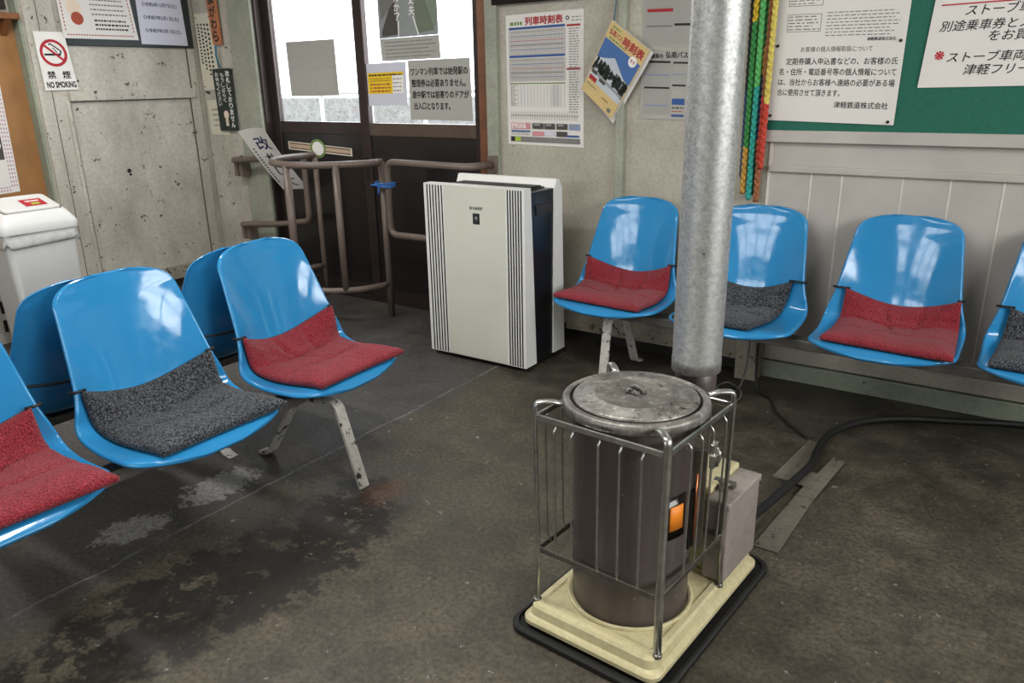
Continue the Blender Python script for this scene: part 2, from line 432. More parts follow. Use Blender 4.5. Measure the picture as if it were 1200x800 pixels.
    def build(s, name, parent=None): return s.mb.build(name, None, parent, recalc=False)
def quad(u0, v1, u1, v0): return [(u0, v1), (u1, v1), (u1, v0), (u0, v0)]
BW, LW = 3.30, -4.68                       # faces of the back and left walls
PB = lambda u, v, o: Vector((u, BW-o, v))
PL = lambda u, v, o: Vector((LW+o, u, v))

# ---------------------------------------------------------------- the room
H = 2.35
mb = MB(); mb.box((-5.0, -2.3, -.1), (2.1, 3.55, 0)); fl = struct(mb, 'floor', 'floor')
mb = MB(); mb.box((-5.0, -2.3, H), (2.1, 3.55, H+.1)); struct(mb, 'ceiling', 'ceiling')
mb = MB(); mb.box((-4.8, BW, 0), (-4.10, BW+.12, H)); mb.box((-2.36, BW, 0), (2.0, BW+.12, H)); mb.box((-4.10, BW, 2.0), (-2.36, BW+.12, H))
struct(mb, 'wall_back', 'wall')
mb = MB(); mb.box((LW-.2, 2.235, 0), (LW, BW, H)); mb.box((LW-.2, -2.3, 0), (LW-.077, 2.235, H))
struct(mb, 'wall_left', 'wall')
mb = MB()
for z0, z1 in ((0, 1.2), (2.1, H)): mb.box((1.9, -2.3, z0), (2.0, BW, z1))
mb.box((1.9, -2.3, 1.2), (2.0, .1, 2.1)); mb.box((1.9, 2.5, 1.2), (2.0, BW, 2.1)); struct(mb, 'wall_right', 'wall')
mb = MB()
for z0, z1 in ((0, 1.45), (2.1, H)): mb.box((-5, -2.1, z0), (2.1, -2.0, z1))
mb.box((-5, -2.1, 1.45), (-3.8, -2.0, 2.1)); mb.box((-.6, -2.1, 1.45), (2.1, -2.0, 2.1)); struct(mb, 'wall_rear', 'wall')
mb = MB()
for a, b in ((.1, .15), (1.27, 1.33), (2.45, 2.5)): mb.box((1.9, a, 1.2), (1.95, b, 2.1))
for z0, z1 in ((1.2, 1.24), (1.63, 1.67), (2.06, 2.1)): mb.box((1.9, .1, z0), (1.95, 2.5, z1))
struct(mb, 'window_1', 'woodtrim')
mb = MB()
for k in range(5):
    x = -3.8+3.2*k/4; mb.box((x-.03, -2.07, 1.45), (x+.03, -2.02, 2.1))
for z0, z1 in ((1.45, 1.49), (2.06, 2.1)): mb.box((-3.8, -2.07, z0), (-.6, -2.02, z1))
struct(mb, 'window_2', 'woodtrim')

# left wall: the end of the thicker wall, panelled part, sill, skirting
mb = MB(); mb.box((LW-.078, 2.222, 0), (LW+.004, 2.236, H)); struct(mb, 'trim_1', 'mintdark')
mb = MB()
mb.box((LW, 2.25, .14), (LW+.014, 2.41, H), bev=.003); mb.box((LW, 2.41, 1.19), (LW+.03, 3.215, 1.245), bev=.004)
mb.box((LW, 3.20, .14), (LW+.012, 3.255, H), bev=.003); mb.box((LW, 2.41, .14), (LW+.004, 3.2, 1.19)); mb.box((LW, 2.41, 1.245), (LW+.006, 3.2, H))
mb.box((LW, 2.385, .14), (LW+.022, 2.408, 1.19), bev=.004); mb.box((LW, 3.186, .14), (LW+.016, 3.2, 1.19), bev=.003)
struct(mb, 'trim_2', 'panel')
M['sill'] = painted('flaking_sill_paint', '9f988a', '857e70', '3a332c', .6, chipt=.58, chipscale=50, big=6)
mb = MB(); mb.box((LW, 2.236, .055), (LW+.03, 3.29, .14), bev=.004); struct(mb, 'trim_3', 'sill')
mb = MB(); mb.box((LW, 2.236, 0), (LW+.012, 3.29, .055)); struct(mb, 'baseboard_left', 'dark')
for k_, (a, b) in enumerate((((2.408, .14), (2.4125, 1.19)), ((2.41, 1.184), (3.19, 1.19)), ((3.182, .14), (3.186, 1.19)), ((2.318, .14), (2.321, 2.2)), ((3.2, 1.25), (3.204, 2.2)))):
    sm_ = MB(); sm_.box((LW, a[0], a[1]), (LW+(.0165 if k_ == 3 else .0145), b[0], b[1])); sm_.build('seam', 'seamgrey', bpy.data.objects['trim_2'])
kh = MB(); kh.tube([(LW+.003, 2.695, .775), (LW+.0065, 2.695, .775)], .013, 12); kh.tube([(LW+.003, 2.70, .752), (LW+.0062, 2.70, .752)], .008, 10); kh.build('keyhole', 'dark', bpy.data.objects['trim_2'])
# recessed part of the left wall, with its plywood lining and a service window above
mb = MB(); mb.box((LW-.077, 1.2, .0), (LW-.062, 2.222, 1.61), bev=.002); struct(mb, 'trim_4', 'ply')
mb = MB(); mb.box((LW-.077, .9, 1.665), (LW-.05, 2.2, 2.1), bev=.004); mb.box((LW-.05, 1.0, 1.72), (LW-.046, 2.15, 2.05), m='mica'); mb.mats[0:0] = []
o = mb
o.mats = ['doorframe', 'mica'];
for f in o.b.faces: f.material_index = 0
struct(o, 'window_3')
sh = thing('wooden_shelf', 'narrow brown wooden shelf on a bracket above the plywood lining', 'shelf', (LW-.062, 1.75, 1.56))
mb = MB(); mb.box((0, -.6, .05), (.10, .47, .082), bev=.004); mb.build('board', 'brownwood', sh)
mb = MB(); mb.poly_prism([(0, .40, .05), (.08, .40, .05), (0, .40, -.03)], (0, .03, 0)); mb.build('bracket', 'brownwood', sh)

# mint boards left and right of the doors, brown jamb, the post, skirtings
mb = MB(); mb.box((-4.325, BW-.018, .0), (-4.232, BW, H), bev=.003); mb.box((-4.227, BW-.024, .0), (-4.10, BW, H), bev=.003); struct(mb, 'trim_5', 'mint')
mb = MB(); mb.box((-4.67, BW-.01, 0), (-4.335, BW, H), bev=.002); struct(mb, 'trim_6', 'panel')
mb = MB(); mb.box((-2.432, BW-.012, 0), (-2.378, BW+.1, 2.02), bev=.003); struct(mb, 'trim_7', 'woodtrim')
mb = MB(); mb.box((-2.376, BW-.026, 0), (-2.308, BW+.05, H), bev=.004); struct(mb, 'trim_8', 'mint')
mb = MB(); mb.box((-1.655, BW-.035, .1), (-1.615, BW, H), bev=.004); struct(mb, 'trim_9', 'mint')
mb = MB(); mb.box((-1.09, BW-.03, .12), (-.955, BW, H), bev=.003); struct(mb, 'trim_10', 'wall')
mb = MB(); mb.box((-1.0, BW-.13, .0), (-.905, BW, .30), bev=.006); struct(mb, 'trim_11', 'sill')
mb = MB(); mb.box((-2.305, BW-.015, 0), (-1.0, BW, .075), bev=.003); struct(mb, 'baseboard_back', 'dark')
mb = MB(); mb.box((-1.9, BW-.05, .06), (-1.0, BW-.015, .20), bev=.006); struct(mb, 'trim_12', 'sill')
# panelling at the right with its ledge, skirting planks
mb = MB(); mb.box((-.951, BW-.028, .14), (1.9, BW, .884)); mb.box((-.951, BW-.022, .911), (1.9, BW, 1.004))
mb.box((-.955, BW-.034, .14), (-.944, BW, 1.004), m='groove'); 
gx = [-.782, -.666, -.449, -.289, -.122, .055, .2, .38, .56]
for x in gx: mb.box((x-.003, BW-.0295, .14), (x+.003, BW-.027, .884), m='groove')
fs = mb.b.faces
mb.mats = ['panelboard', 'groove']
mb.b.faces.ensure_lookup_table()
for k, f in enumerate(mb.b.faces): f.material_index = 0 if k < 12 else 1
struct(mb, 'trim_13')
mb = MB(); mb.box((-.951, BW-.045, .884), (1.9, BW, .911), bev=.004); struct(mb, 'trim_14', 'panelboard')
mb = MB(); mb.box((-.945, BW-.034, .083), (1.9, BW, .14), bev=.002); struct(mb, 'trim_15', 'wall')
mb = MB(); mb.box((-.945, BW-.04, .0), (1.9, BW, .076), bev=.004); struct(mb, 'baseboard_right', 'mintdark')

# ---------------------------------------------------------------- sliding doors
def door(name, x0, x1, y, gx0, gx1, notch):
    z0, z1 = 1.045, 1.9
    root = bpy.data.objects.new(name, None); COL.objects.link(root); root['kind'] = 'structure'; root.location = (0, 0, 0)
    fr = MB()
    fr.box((x0, y-.018, .02), (gx0, y+.018, 1.98), bev=.003); fr.box((gx1, y-.018, .02), (x1, y+.018, 1.98), bev=.003)
    fr.box((gx0, y-.016, z1), (gx1, y+.016, 1.98)); fr.box((gx0, y-.016, .02), (gx1, y+.016, .09))
    fr.build('stile', 'doorframe', root)
    b = MB(); b.box((gx0, y-.016, .975), (gx1, y+.016, z0), bev=.003); b.build('middle_rail', 'doorrail' if notch else 'doorframe', root)
    p = MB(); p.box((gx0, y-.008, .09), (gx1, y+.008, .975)); p.build('panel', 'doordark', root)
    g = MB(); g.box((gx0, y-.003, z0), (gx1, y+.003, z1)); g.build('pane', 'glass', root)
    h = MB(); h.box((x1-.035 if not notch else x0+.012, y-.021, .72), (x1-.015 if not notch else x0+.032, y-.017, .86), bev=.001); h.build('door_handle', 'black', root)
    return root
door('door_1', -4.08, -3.255, 3.362, -4.015, -3.325, False)
door('door_2', -3.275, -2.432, 3.320, -3.215, -2.468, True)
mb = MB(); mb.box((-4.10, BW+.0, 1.98), (-2.36, BW+.1, 2.02)); mb.box((-4.10, BW-.005, 0), (-4.08, BW+.1, 2.0)); struct(mb, 'trim_16', 'doorframe')
mb = MB(); mb.box((-4.10, BW, 0), (-2.38, BW+.1, .018)); struct(mb, 'trim_17', 'doorframe')

# ---------------------------------------------------------------- outside: platform, track bed, fence, shed
mb = MB(); mb.box((-14, 3.6, -.12), (6, 6.2, -.02)); struct(mb, 'ground_platform', 'concrete_light')
mb = MB(); mb.box((-30, 6.2, -.9), (12, 40, -.8)); struct(mb, 'ground_track_bed', 'ballast')
mb = MB(); mb.box((-13, 9.5, -.8), (-5.6, 10.2, 1.05), bev=.02); struct(mb, 'wall_platform_opposite', 'ballast')
fence = thing('platform_fence', 'white pipe fence out on the platform seen through the door glass', 'fence', (-4.8, 5.9, -.02))
for k in range(9):
    mb = MB(); mb.tube([(-1.6+k*.7, 0, 0), (-1.6+k*.7, 0, 1.25)], .022, 8); mb.build('post', 'alu', fence)
for z in (.7, 1.2):
    mb = MB(); mb.tube([(-1.7, 0, z), (4.1, 0, z)], .018, 8); mb.build('rail', 'alu', fence)
sp = thing('platform_sign', 'pale two-post platform signboard seen through the right door glass', 'sign', (-3.45, 5.2, -.02))
for x in (-.075, .075):
    mb = MB(); mb.box((x-.018, -.018, 0), (x+.018, .018, 2.6)); mb.build('post', 'white', sp)
mb = MB(); mb.box((.09, -.015, 1.72), (.8, .015, 1.76)); mb.build('crossbar', 'alu', sp)
mb = MB(); mb.box((.05, -.02, 2.1), (.9, .02, 2.5), bev=.01); mb.build('board', 'white', sp)

for x, y, lb_ in ((-1.2, 1.2, 'unseen white fluorescent ceiling lamp added above the stove'), (-3.4, 1.6, 'unseen white fluorescent ceiling lamp added above the bin side of the room')):
    lp = thing('unseen_ceiling_lamp', lb_, 'lamp', (x, y, 2.35))  # unseen fixture added to go with the overhead area light
    mb = MB(); mb.box((-.62, -.05, -.06), (.62, .05, 0), bev=.01); mb.build('housing', 'white', lp)
    mb = MB(); mb.tube([(-.6, 0, -.085), (.6, 0, -.085)], .016, 12); mb.build('tube', 'white', lp)

# ---------------------------------------------------------------- seats
def seat_outline():
    cl = [(.000, .322, .0), (.0015, .325, .001), (.005, .330, .001), (.012, .336, .002), (.022, .341, .003), (.036, .344, .005), (.055, .345, .006), (.08, .343, .009), (.11, .339, .012), (.15, .334, .016), (.22, .328, .026),
          (.285, .336, .040), (.328, .364, .058), (.355, .412, .070), (.371, .475, .066), (.387, .555, .052), (.402, .63, .038), (.409, .67, .029), (.414, .695, .023), (.418, .717, .018), (.4215, .733, .012), (.424, .743, .009), (.4255, .749, .007), (.4265, .7525, .006)]
    out = []
    for d, z, cu in cl:
        d = d if d < .1 else d+.022*min(1, (d-.1)/.2)
        wd = .238 if z < .34 or d < .3 else .238-.030*min(1, (z-.34)/.13) if z < .47 else .208-.038*(z-.47)/.28
        if d < .10: wd *= (1-(1-(d+.0012)/.1012)**2.4)**(1/2.4)
        if z > .684: wd *= (1-((z-.684)/.0693)**2.5)**(1/2.5)
        out.append((d, z, wd, cu))
    return out
PF = seat_outline()
def cr(vals, t):
    n = len(vals)-1; i = min(int(t), n-1); f = t-i
    a = vals[max(i-1, 0)]; b = vals[i]; c = vals[i+1]; d = vals[min(i+2, n)]
    return tuple(.5*((2*b[k])+(c[k]-a[k])*f+(2*a[k]-5*b[k]+4*c[k]-d[k])*f*f+(3*b[k]-a[k]-3*c[k]+d[k])*f**3) for k in range(len(b)))
def prof(t):
    d, z, wd, cu = cr(PF, t); e = .02; d1, z1 = cr(PF, max(t-e, 0))[:2]; d2, z2 = cr(PF, min(t+e, len(PF)-1))[:2]
    T = Vector((-(d2-d1), 0, z2-z1)).normalized(); Nn = Vector((T.z, 0, -T.x))
    if Nn.z < 0 and Nn.x < 0: Nn = -Nn
    return Vector((-d, 0, z)), T, Nn, wd, cu
def shell_pt(lat, t, off=0.):
    P, T, Nn, wd, cu = prof(t); u = max(-1, min(1, lat/wd))
    return P + Vector((0, lat, 0)) + Nn*(cu*abs(u)**2.2 + off)
_tab = []; _acc = 0; _last = None
for k in range(281):
    t = k*(len(PF)-1)/280; p = prof(t)[0]
    if _last is not None: _acc += (p-_last).length
    _tab.append((_acc, t)); _last = p
def t_of_s(s):
    for (a, ta), (b, tb) in zip(_tab, _tab[1:]):
        if s <= b: return ta+(tb-ta)*(max(s, a)-a)/(b-a+1e-9)
    return _tab[-1][1]
def make_shell():
    mb = MB(); nv = 70; nu = 21; TM = len(PF)-1
    def base(i, j):
        t = TM*j/(nv-1); P, T, Nn, wd, cu = prof(t); u = math.sin(PI/2*(2*i/(nu-1)-1)*.98)/math.sin(PI/2*.98)
        w2 = prof(min(t+.1, TM))[3]; w1 = prof(max(t-.1, 0))[3]; l2 = (prof(min(t+.1, TM))[0]-prof(max(t-.1, 0))[0]).length
        return P + Vector((0, u*wd, 0)) + Nn*(cu*abs(u)**2.2), T, Nn, (w2-w1)/max(l2, 1e-4)
    def fn(i, j):
        ii, jj = min(max(i-1, 0), nu-1), min(max(j-1, 0), nv-1)
        p, T, Nn, dw = base(ii, jj)
        if (ii, jj) != (i-1, j-1):
            o = Vector((0, 0, 0))
            if i == 0: o += Vector((0, -1, 0))-T*dw
            elif i == nu+1: o += Vector((0, 1, 0))-T*dw
            if j == 0: o = o.normalized()-T
            if j == nv+1: o = o.normalized()+T
            o.normalize(); p = p + o*.007 - Nn*.011
        return p
    mb.grid(fn, nu+2, nv+2)
    return mb
def bench(name, label, loc, rz, ys, leg_ys, straps=(), skew={}, feet=(.055, -.03, -.225, -.40), beam=None):
    root = thing(name, label, 'bench', loc, rz, None)
    mesh = None
    for y in ys:
        if mesh is None:
            o = make_shell().build('seat_shell', 'blue', root)
            md = o.modifiers.new('thickness', 'SOLIDIFY'); md.thickness = .006; md.offset = -1
            md = o.modifiers.new('smooth', 'SUBSURF'); md.levels = md.render_levels = 1
            first = o; mesh = o.data
        else:
            o = first.copy(); COL.objects.link(o); o.parent = root
        sx_, sy_, sr_ = skew.get(y, (0, 0, 0)); o.location = (sx_, y+sy_, 0); o.rotation_euler.z = sr_
        u = MB(); u.box((-.29, y-.10, .298), (-.10, y+.10, .316), bev=.003); u.build('seat_bracket', 'steelgrey', root)
    a, b = beam or (min(ys)-.2, max(ys)+.2)
    mb = MB(); mb.box((-.225, a, .262), (-.165, b, .30), bev=.004); mb.build('beam', 'steelgrey', root)
    for y in leg_ys:
        for side in (0, 1):
            xf, xt = (feet[0], feet[1]) if side == 0 else (feet[3], feet[2])
            if side == 0: pts = [(-.17, .27), (xt-.02, .285), (xt, .27), (xf, .006)]
            else: pts = [(-.17, .27), (xt+.02, .285), (xt, .262), (xf, .012), (xf-.05, .006)]
            q = round_path([(p[0], 0, p[1]) for p in pts], .03)
            mb = MB(); ring = []
            for i, p in enumerate(q):
                t = (q[min(i+1, len(q)-1)]-q[max(i-1, 0)]).normalized(); nn = Vector((t.z, 0, -t.x))
                ring.append([mb.b.verts.new(p+nn*h+Vector((0, y+k, 0))) for h, k in ((.005, -.019), (.005, .019), (-.005, .019), (-.005, -.019))])
            for A, B in zip(ring, ring[1:]):
                for k in range(4): mb.b.faces.new((A[k], A[(k+1) % 4], B[(k+1) % 4], B[k]))
            mb.b.faces.new(ring[0][::-1]); mb.b.faces.new(ring[-1]); mb.mi('chip')
            mb.build('leg', 'chip', root)
    for y in straps:
        mb = MB(); t = t_of_s(.47)
        P = lambda lat, off: shell_pt(lat, t, off)+Vector((0, y, 0))
        mb.tube([P(-.205, .012), P(-.226, .0), P(-.220, -.024)] + [P(-.2+.4*k/8, -.024+.018*abs(2*k/8-1)**2*0) for k in range(9)] + [P(.220, -.024), P(.226, 0), P(.205, .012)], .006, 6, squash=.6)
        mb.build('strap', 'black', root)
    return root
BX = -1.735
SY = [1.665, 1.145, .625, .105]; ASK = (-.012, .022, .055)
bench('seat_bench', 'white-legged bench of blue shell seats facing the stove, beside the dark floor stain', (BX, 0, 0), 0, SY, (1.581, .42), skew={SY[0]: ASK})
bench('seat_bench', 'bench of blue shell seats back to back behind the first, facing the waste bin', (BX-.948, 0, -.012), PI, [-1.62, -1.10, -.58], (-1.5, -.35), straps=[-1.62, -1.10, -.58])
RY = 2.755
RX = [-1.478, -.935, -.392, .148]
bench('seat_bench', 'bench of blue shell seats along the back wall below the green notice board', (0, RY, 0), -PI/2, RX, (-1.45, .41), feet=(-.04, -.08, -.25, -.36))

def cushion(label, loc, rz, y, mat, corners, group, sd=0, skew=(0, 0, 0)):
    """corners: (lat, s) back-left, back-right, front-right, front-left as the sitter sees them from in front; s is measured along the seat from its lip"""
    rnd = random.Random(sd); R3 = Matrix.Rotation(rz, 4, 'Z') @ Vector((skew[0], y+skew[1], 0)); root = thing('seat_cushion', label, 'cushion', Vector(loc)+R3, rz+skew[2], group); y = 0
    BL, BR, FR, FL = corners; n = 41
    ph = [rnd.uniform(0, 6) for _ in range(4)]
    def surf(a, b, off):
        lat = (BL[0]*(1-a)+BR[0]*a)*(1-b)+(FL[0]*(1-a)+FR[0]*a)*b; s = (BL[1]*(1-a)+BR[1]*a)*(1-b)+(FL[1]*(1-a)+FR[1]*a)*b - .046*math.sin(PI*a)*(1-b)**2 + .012*math.sin(PI*a)*b*b
        if s >= 0:
            t = t_of_s(max(s, .05)); p = shell_pt(lat, t, off)
            if s < .05: p.x += .05-s
        else:
            p = shell_pt(lat, t_of_s(.05), off); p.x += .05-s; p.z -= .25*s*s
        return p+Vector((0, y, 0))
    def thick(a, b):
        e = min(1, 6*min(a, 1-a, b, 1-b)+.10)**.5
        g = 1-.42*math.exp(-((b-.38)/.022)**2)-.30*math.exp(-((b-.68)/.025)**2)-.34*math.exp(-((a-.36-.2*b)/.022)**2)*(1 if b < .5 else .3)-.34*math.exp(-((a-.70+.1*b)/.022)**2)*(1 if b < .45 else .2)
        wr = .10*math.sin(9*a+4*b+ph[0])*math.sin(7*b+ph[1]) + .12*math.exp(-((a-.3-.5*b+.1*ph[2]/6)/.02)**2)*(b < .5)
        return .038*e*(g+wr)
    mb = MB()
    top = mb.grid(lambda i, j: surf(i/(n-1), j/(n-1), .010+thick(i/(n-1), j/(n-1))), n, n)
    bot = mb.grid(lambda i, j: surf(i/(n-1), j/(n-1), .007), n, n)
    edge = [(i, 0) for i in range(n)] + [(n-1, j) for j in range(1, n)] + [(i, n-1) for i in range(n-2, -1, -1)] + [(0, j) for j in range(n-2, 0, -1)]
    for (i, j), (k, l) in zip(edge, edge[1:]+edge[:1]):
        f = mb.b.faces.new((top[j][i], top[l][k], bot[l][k], bot[j][i])); f.smooth = True
    mb.build('pad', mat, root)
    sm = MB(); t = t_of_s(BL[1]); t2 = t_of_s(BR[1]); A = lambda lat, tt, off: shell_pt(lat, tt, off)+Vector((0, y, 0))
    e0, e1 = prof(t)[3]+.0135, prof(t2)[3]+.0135
    path = [A(min(BL[0]+.012, -.1) if BL[0] < 0 else BL[0], t, .02), A(-e0+.012, t, .012), A(-e0, t, -.006), A(-e0+.006, t, -.026)] + [A(-.17+.34*k/6, t+(t2-t)*k/6, -.024) for k in range(7)] + [A(e1-.006, t2, -.026), A(e1, t2, -.006), A(e1-.012, t2, .012), A(BR[0]-.012, t2, .02)]
    sm.tube(path, .0042, 6); sm.build('strap', 'black', root)
    return root
g1 = 'cushions strapped to the seats facing the stove'; g2 = 'cushions strapped to the wall bench'
F = lambda a: [(x, s) for x, s in a]
cushion('red cushion on the end seat facing the stove, beside the handrail posts', (BX, 0, 0), 0, SY[0], 'red', [(-.205, .485), (.2, .492), (.215, .015), (-.17, .03)], g1, 1, ASK)
cushion('charcoal grey cushion on the middle seat facing the stove', (BX, 0, 0), 0, SY[1], 'grey', [(-.2, .482), (.198, .482), (.225, .02), (-.17, .03)], g1, 2)
cushion('red cushion on the seat cut off by the picture edge, beyond the grey cushion', (BX, 0, 0), 0, SY[2], 'red', [(-.2, .482), (.19, .482), (.215, .0), (-.18, .02)], g1, 3)
cushion('red cushion on the wall seat beside the air purifier, partly behind the flue pipe', (0, RY, 0), -PI/2, RX[0], 'red', [(-.2, .49), (.2, .49), (.19, .03), (-.225, .06)], g2, 4)
cushion('dark grey cushion on the wall seat just behind the flue pipe', (0, RY, 0), -PI/2, RX[1], 'grey', [(-.19, .485), (.165, .485), (.10, .03), (-.2, .02)], g2, 5)
cushion('red cushion on the wall seat under the typed notice, between two grey cushions', (0, RY, 0), -PI/2, RX[2], 'red', [(-.175, .485), (.212, .485), (.235, .015), (-.19, .05)], g2, 6)
cushion('dark grey cushion at the picture edge on the wall seat under the handwritten notice', (0, RY, 0), -PI/2, RX[3], 'grey', [(-.18, .485), (.19, .485), (.2, .03), (-.21, .04)], g2, 7)

# ---------------------------------------------------------------- stove
ST = thing('pot_stove', 'dark brown cylindrical heating stove inside a steel guard on a cream tray', 'stove', (-.685, 1.485, 0), -.075)
tray = MB()
def rrect(x0, x1, y0, y1, r, z, n=6):
    out = []
    for cx, cy, a in ((x1-r, y1-r, 0), (x0+r, y1-r, PI/2), (x0+r, y0+r, PI), (x1-r, y0+r, 1.5*PI)):
        for k in range(n+1): t = a+PI/2*k/n; out.append(Vector((cx+r*math.cos(t), cy+r*math.sin(t), z)))
    return out
def loft(mb, rings, m=None, capb=True, capt=True, smooth=False):
    R = [[mb.b.verts.new(p) for p in r] for r in rings]; n = len(R[0])
    for A, B in zip(R, R[1:]):
        mb._fin([mb.b.faces.new((A[k], A[(k+1) % n], B[(k+1) % n], B[k])) for k in range(n)], m, smooth)
    if capb: mb._fin([mb.b.faces.new(R[0][::-1])], m)
    if capt: mb._fin([mb.b.faces.new(R[-1])], m)
TX0, TX1, TY0, TY1 = -.180, .185, -.205, .365
ins = lambda e, z, r=.03: rrect(TX0+e, TX1-e, TY0+e, TY1-e, max(r-e*.3, .012), z)
loft(tray, [ins(0, .020), ins(0, .030), ins(.006, .036), ins(.012, .040), ins(.016, .060), ins(.022, .066), ins(.035, .067), ins(.040, .0625), ins(.055, .062)])
tray.build('base_tray', 'cream', ST)
mb = MB(); mb.lathe([(.150, .060), (.153, .068), (.147, .071), (.141, .066)]); mb.build('tray_ring', 'cream', ST)
body = MB()
body.lathe([(0, .062), (.136, .062), (.138, .068), (.138, .165), (.1395, .170), (.138, .176), (.138, .50), (.142, .508), (.146, .540), (.146, .554)])
bo = body.build('body', 'enamel', ST)
hd = MB()
for k in range(24):                                   # vent fins round the neck
    a = .15+k*.035*2
    if a > 1.6: break
    hd.box((-.002, -.006, -.014), (.002, .006, .014), mat=Matrix.Translation((.149*math.cos(a), .149*math.sin(a), .525)) @ Matrix.Rotation(a, 4, 'Z'))
hd.build('heat_vent', 'steeldull', ST)
lid = MB()
lid.lathe([(.146, .553), (.160, .553), (.1645, .556), (.1655, .566), (.1645, .574), (.158, .5775), (.150, .578), (.1475, .575)], seg=72, m='castlid')
lid.lathe([(.1475, .575), (.1465, .567), (.1425, .567), (.1410, .577)], seg=72, m='steelgrey2')
lid.lathe([(.1410, .577), (.139, .580), (.136, .5825), (.098, .584), (.095, .5875), (.091, .5875), (.088, .584), (.05, .585), (0, .585)], seg=72, m='castlid')
lo = lid.build('lid', 'castlid', ST)
kn = MB()
kn.lathe([(0, .585), (.016, .585), (.012, .591), (0, .592)], seg=20)
kn.tube([(-.020, 0, .588), (-.014, 0, .598), (0, .002, .601), (.014, 0, .598), (.020, 0, .588)], .0055, 8)
for k in range(5):
    a = k*1.256; kn.tube([(.006*math.cos(a), .006*math.sin(a), .590), (.018*math.cos(a), .018*math.sin(a), .596), (.022*math.cos(a+.3), .022*math.sin(a+.3), .588)], .004, 6)
kn.build('knob', 'steelgrey', lo)
# viewing window with its label, to the right
wy = .0
win = MB(); win.box((.118, .012, .225), (.1415, .085, .375), bev=.004); win.build('window_plate', 'mica', ST)
def cyl_patch(a0, a1, z0, z1, r, m, name, parent=ST):
    mb = MB(); mb.grid(lambda i, j: Vector((r*math.cos(a0+(a1-a0)*i/8), r*math.sin(a0+(a1-a0)*i/8), z0+(z1-z0)*j)), 9, 2)
    o = mb.build(name, m, parent); md = o.modifiers.new('thickness', 'SOLIDIFY'); md.thickness = .002; md.offset = 1; return o
cyl_patch(-.50, -.08, .282, .388, .1385, 'mica', 'label_frame')
lb = cyl_patch(-.44, -.16, .305, .365, .141, 'orange', 'warning_label'); lb['label'] = 'orange warning label on the stove body'
for a in (.16,):
    mb = MB(); mb.tube([(.150*math.cos(a), .150*math.sin(a), .25), (.150*math.cos(a), .150*math.sin(a), .42)], .0022, 8); mb.build('copper_glint', 'copper', ST)  # thin copper line standing in for an orange reflection on the dark plate
mb = MB(); mb.box((.135, -.006, .22), (.165, .006, .47), bev=.002, mat=Matrix.Rotation(.30, 4, 'Z')); mb.build('side_rib', 'steeldull', ST)
# flue stub
mb = MB(); mb.tube(round_path([(0, .10, .46), (.025, .20, .47), (.025, .254, .48), (.025, .254, .64)], .06), .05, 20, caps=True); mb.build('flue_stub', 'enamel', ST)
# guard cage
cage = bpy.data.objects.new('guard_frame', None); COL.objects.link(cage); cage.parent = ST
GX0, GX1, GY0, GY1 = -.158, .166, -.164, .150
def flatbar(p, q, w_, t_, up=(0, 0, 1)):
    p, q = Vector(p), Vector(q); d = (q-p); L = d.length; d.normalize(); s_ = d.cross(Vector(up)).normalized(); u_ = s_.cross(d)
    m4 = Matrix((d, s_, u_)).transposed().to_4x4(); m4.translation = (p+q)/2
    mb = MB(); mb.box((-L/2, -t_/2, -w_/2), (L/2, t_/2, w_/2), bev=min(t_, w_)*.25, seg=1, mat=m4); return mb
corn = [(GX0, GY0), (GX1, GY0), (GX1, GY1), (GX0, GY1)]
for (a, b), (c, d) in zip(corn, corn[1:]+corn[:1]):
    flatbar((a, b, .545), (c, d, .545), .014, .006).build('top_rail', 'chrome', cage)
    flatbar((a*.985, b*.985, .205), (c*.985, d*.985, .205), .015, .005).build('bottom_rail', 'steeldull', cage)
for x, y in corn:
    sx, sy = (1 if x > 0 else -1), (1 if y > 0 else -1)
    n_ = Vector((-x, -y, 0)).normalized()
    pts = round_path([(x, y, .063), (x*.985, y*.985, .20), (x*1.01, y*1.01, .555), Vector((x, y, .578))+Vector((0, 0, .0)), Vector((x*.86, y*.86, .580)), Vector((x*.74, y*.74, .572))], .015, 4)
    mb = MB(); mb.tube(pts, .0095, 8, squash=.55, up=n_ if False else None); mb.build('corner_post', 'chrome', cage)
    mb = MB(); mb.lathe([(.0105, .062), (.0105, .068), (.009, .070), (0, .070)], c=(x, y), seg=14); mb.build('foot_cap', 'steeldull', cage)
for side in range(4):
    (a, b), (c, d) = corn[side], corn[(side+1) % 4]
    nrm = Vector((b-d, c-a, 0)).normalized()          # points inward or outward, fixed below
    mid = Vector(((a+c)/2, (b+d)/2, 0))
    if nrm.dot(mid) < 0: nrm = -nrm
    ks = (.17, .31, .52, .68, .84) if side in (0, 2) else (.30, .47, .64, .85)
    for k in ks:
        p = Vector((a+(c-a)*k, b+(d-b)*k, 0)); i_ = p - nrm*.004
        mb = MB(); mb.tube(round_path([i_+Vector((0, 0, .538)), i_+Vector((0, 0, .526))+nrm*.012, i_+Vector((0, 0, .50))+nrm*.012, i_*.99+Vector((0, 0, .22))+nrm*.010, i_*.985+Vector((0, 0, .206))], .01, 3), .0028, 6)
        mb.build('guard_bar', 'chrome', cage)
clip = MB()
clip.box((-.006, -.012, -.03), (.006, .012, .03), bev=.003); clip.tube([(.008, 0, .02), (.016, 0, .0), (.008, 0, -.025)], .003, 6); clip.box((-.004, -.016, -.006), (.012, .016, .006), bev=.002)
clip.build('clip', 'chrome', cage, (GX1+.012, .035, .47))
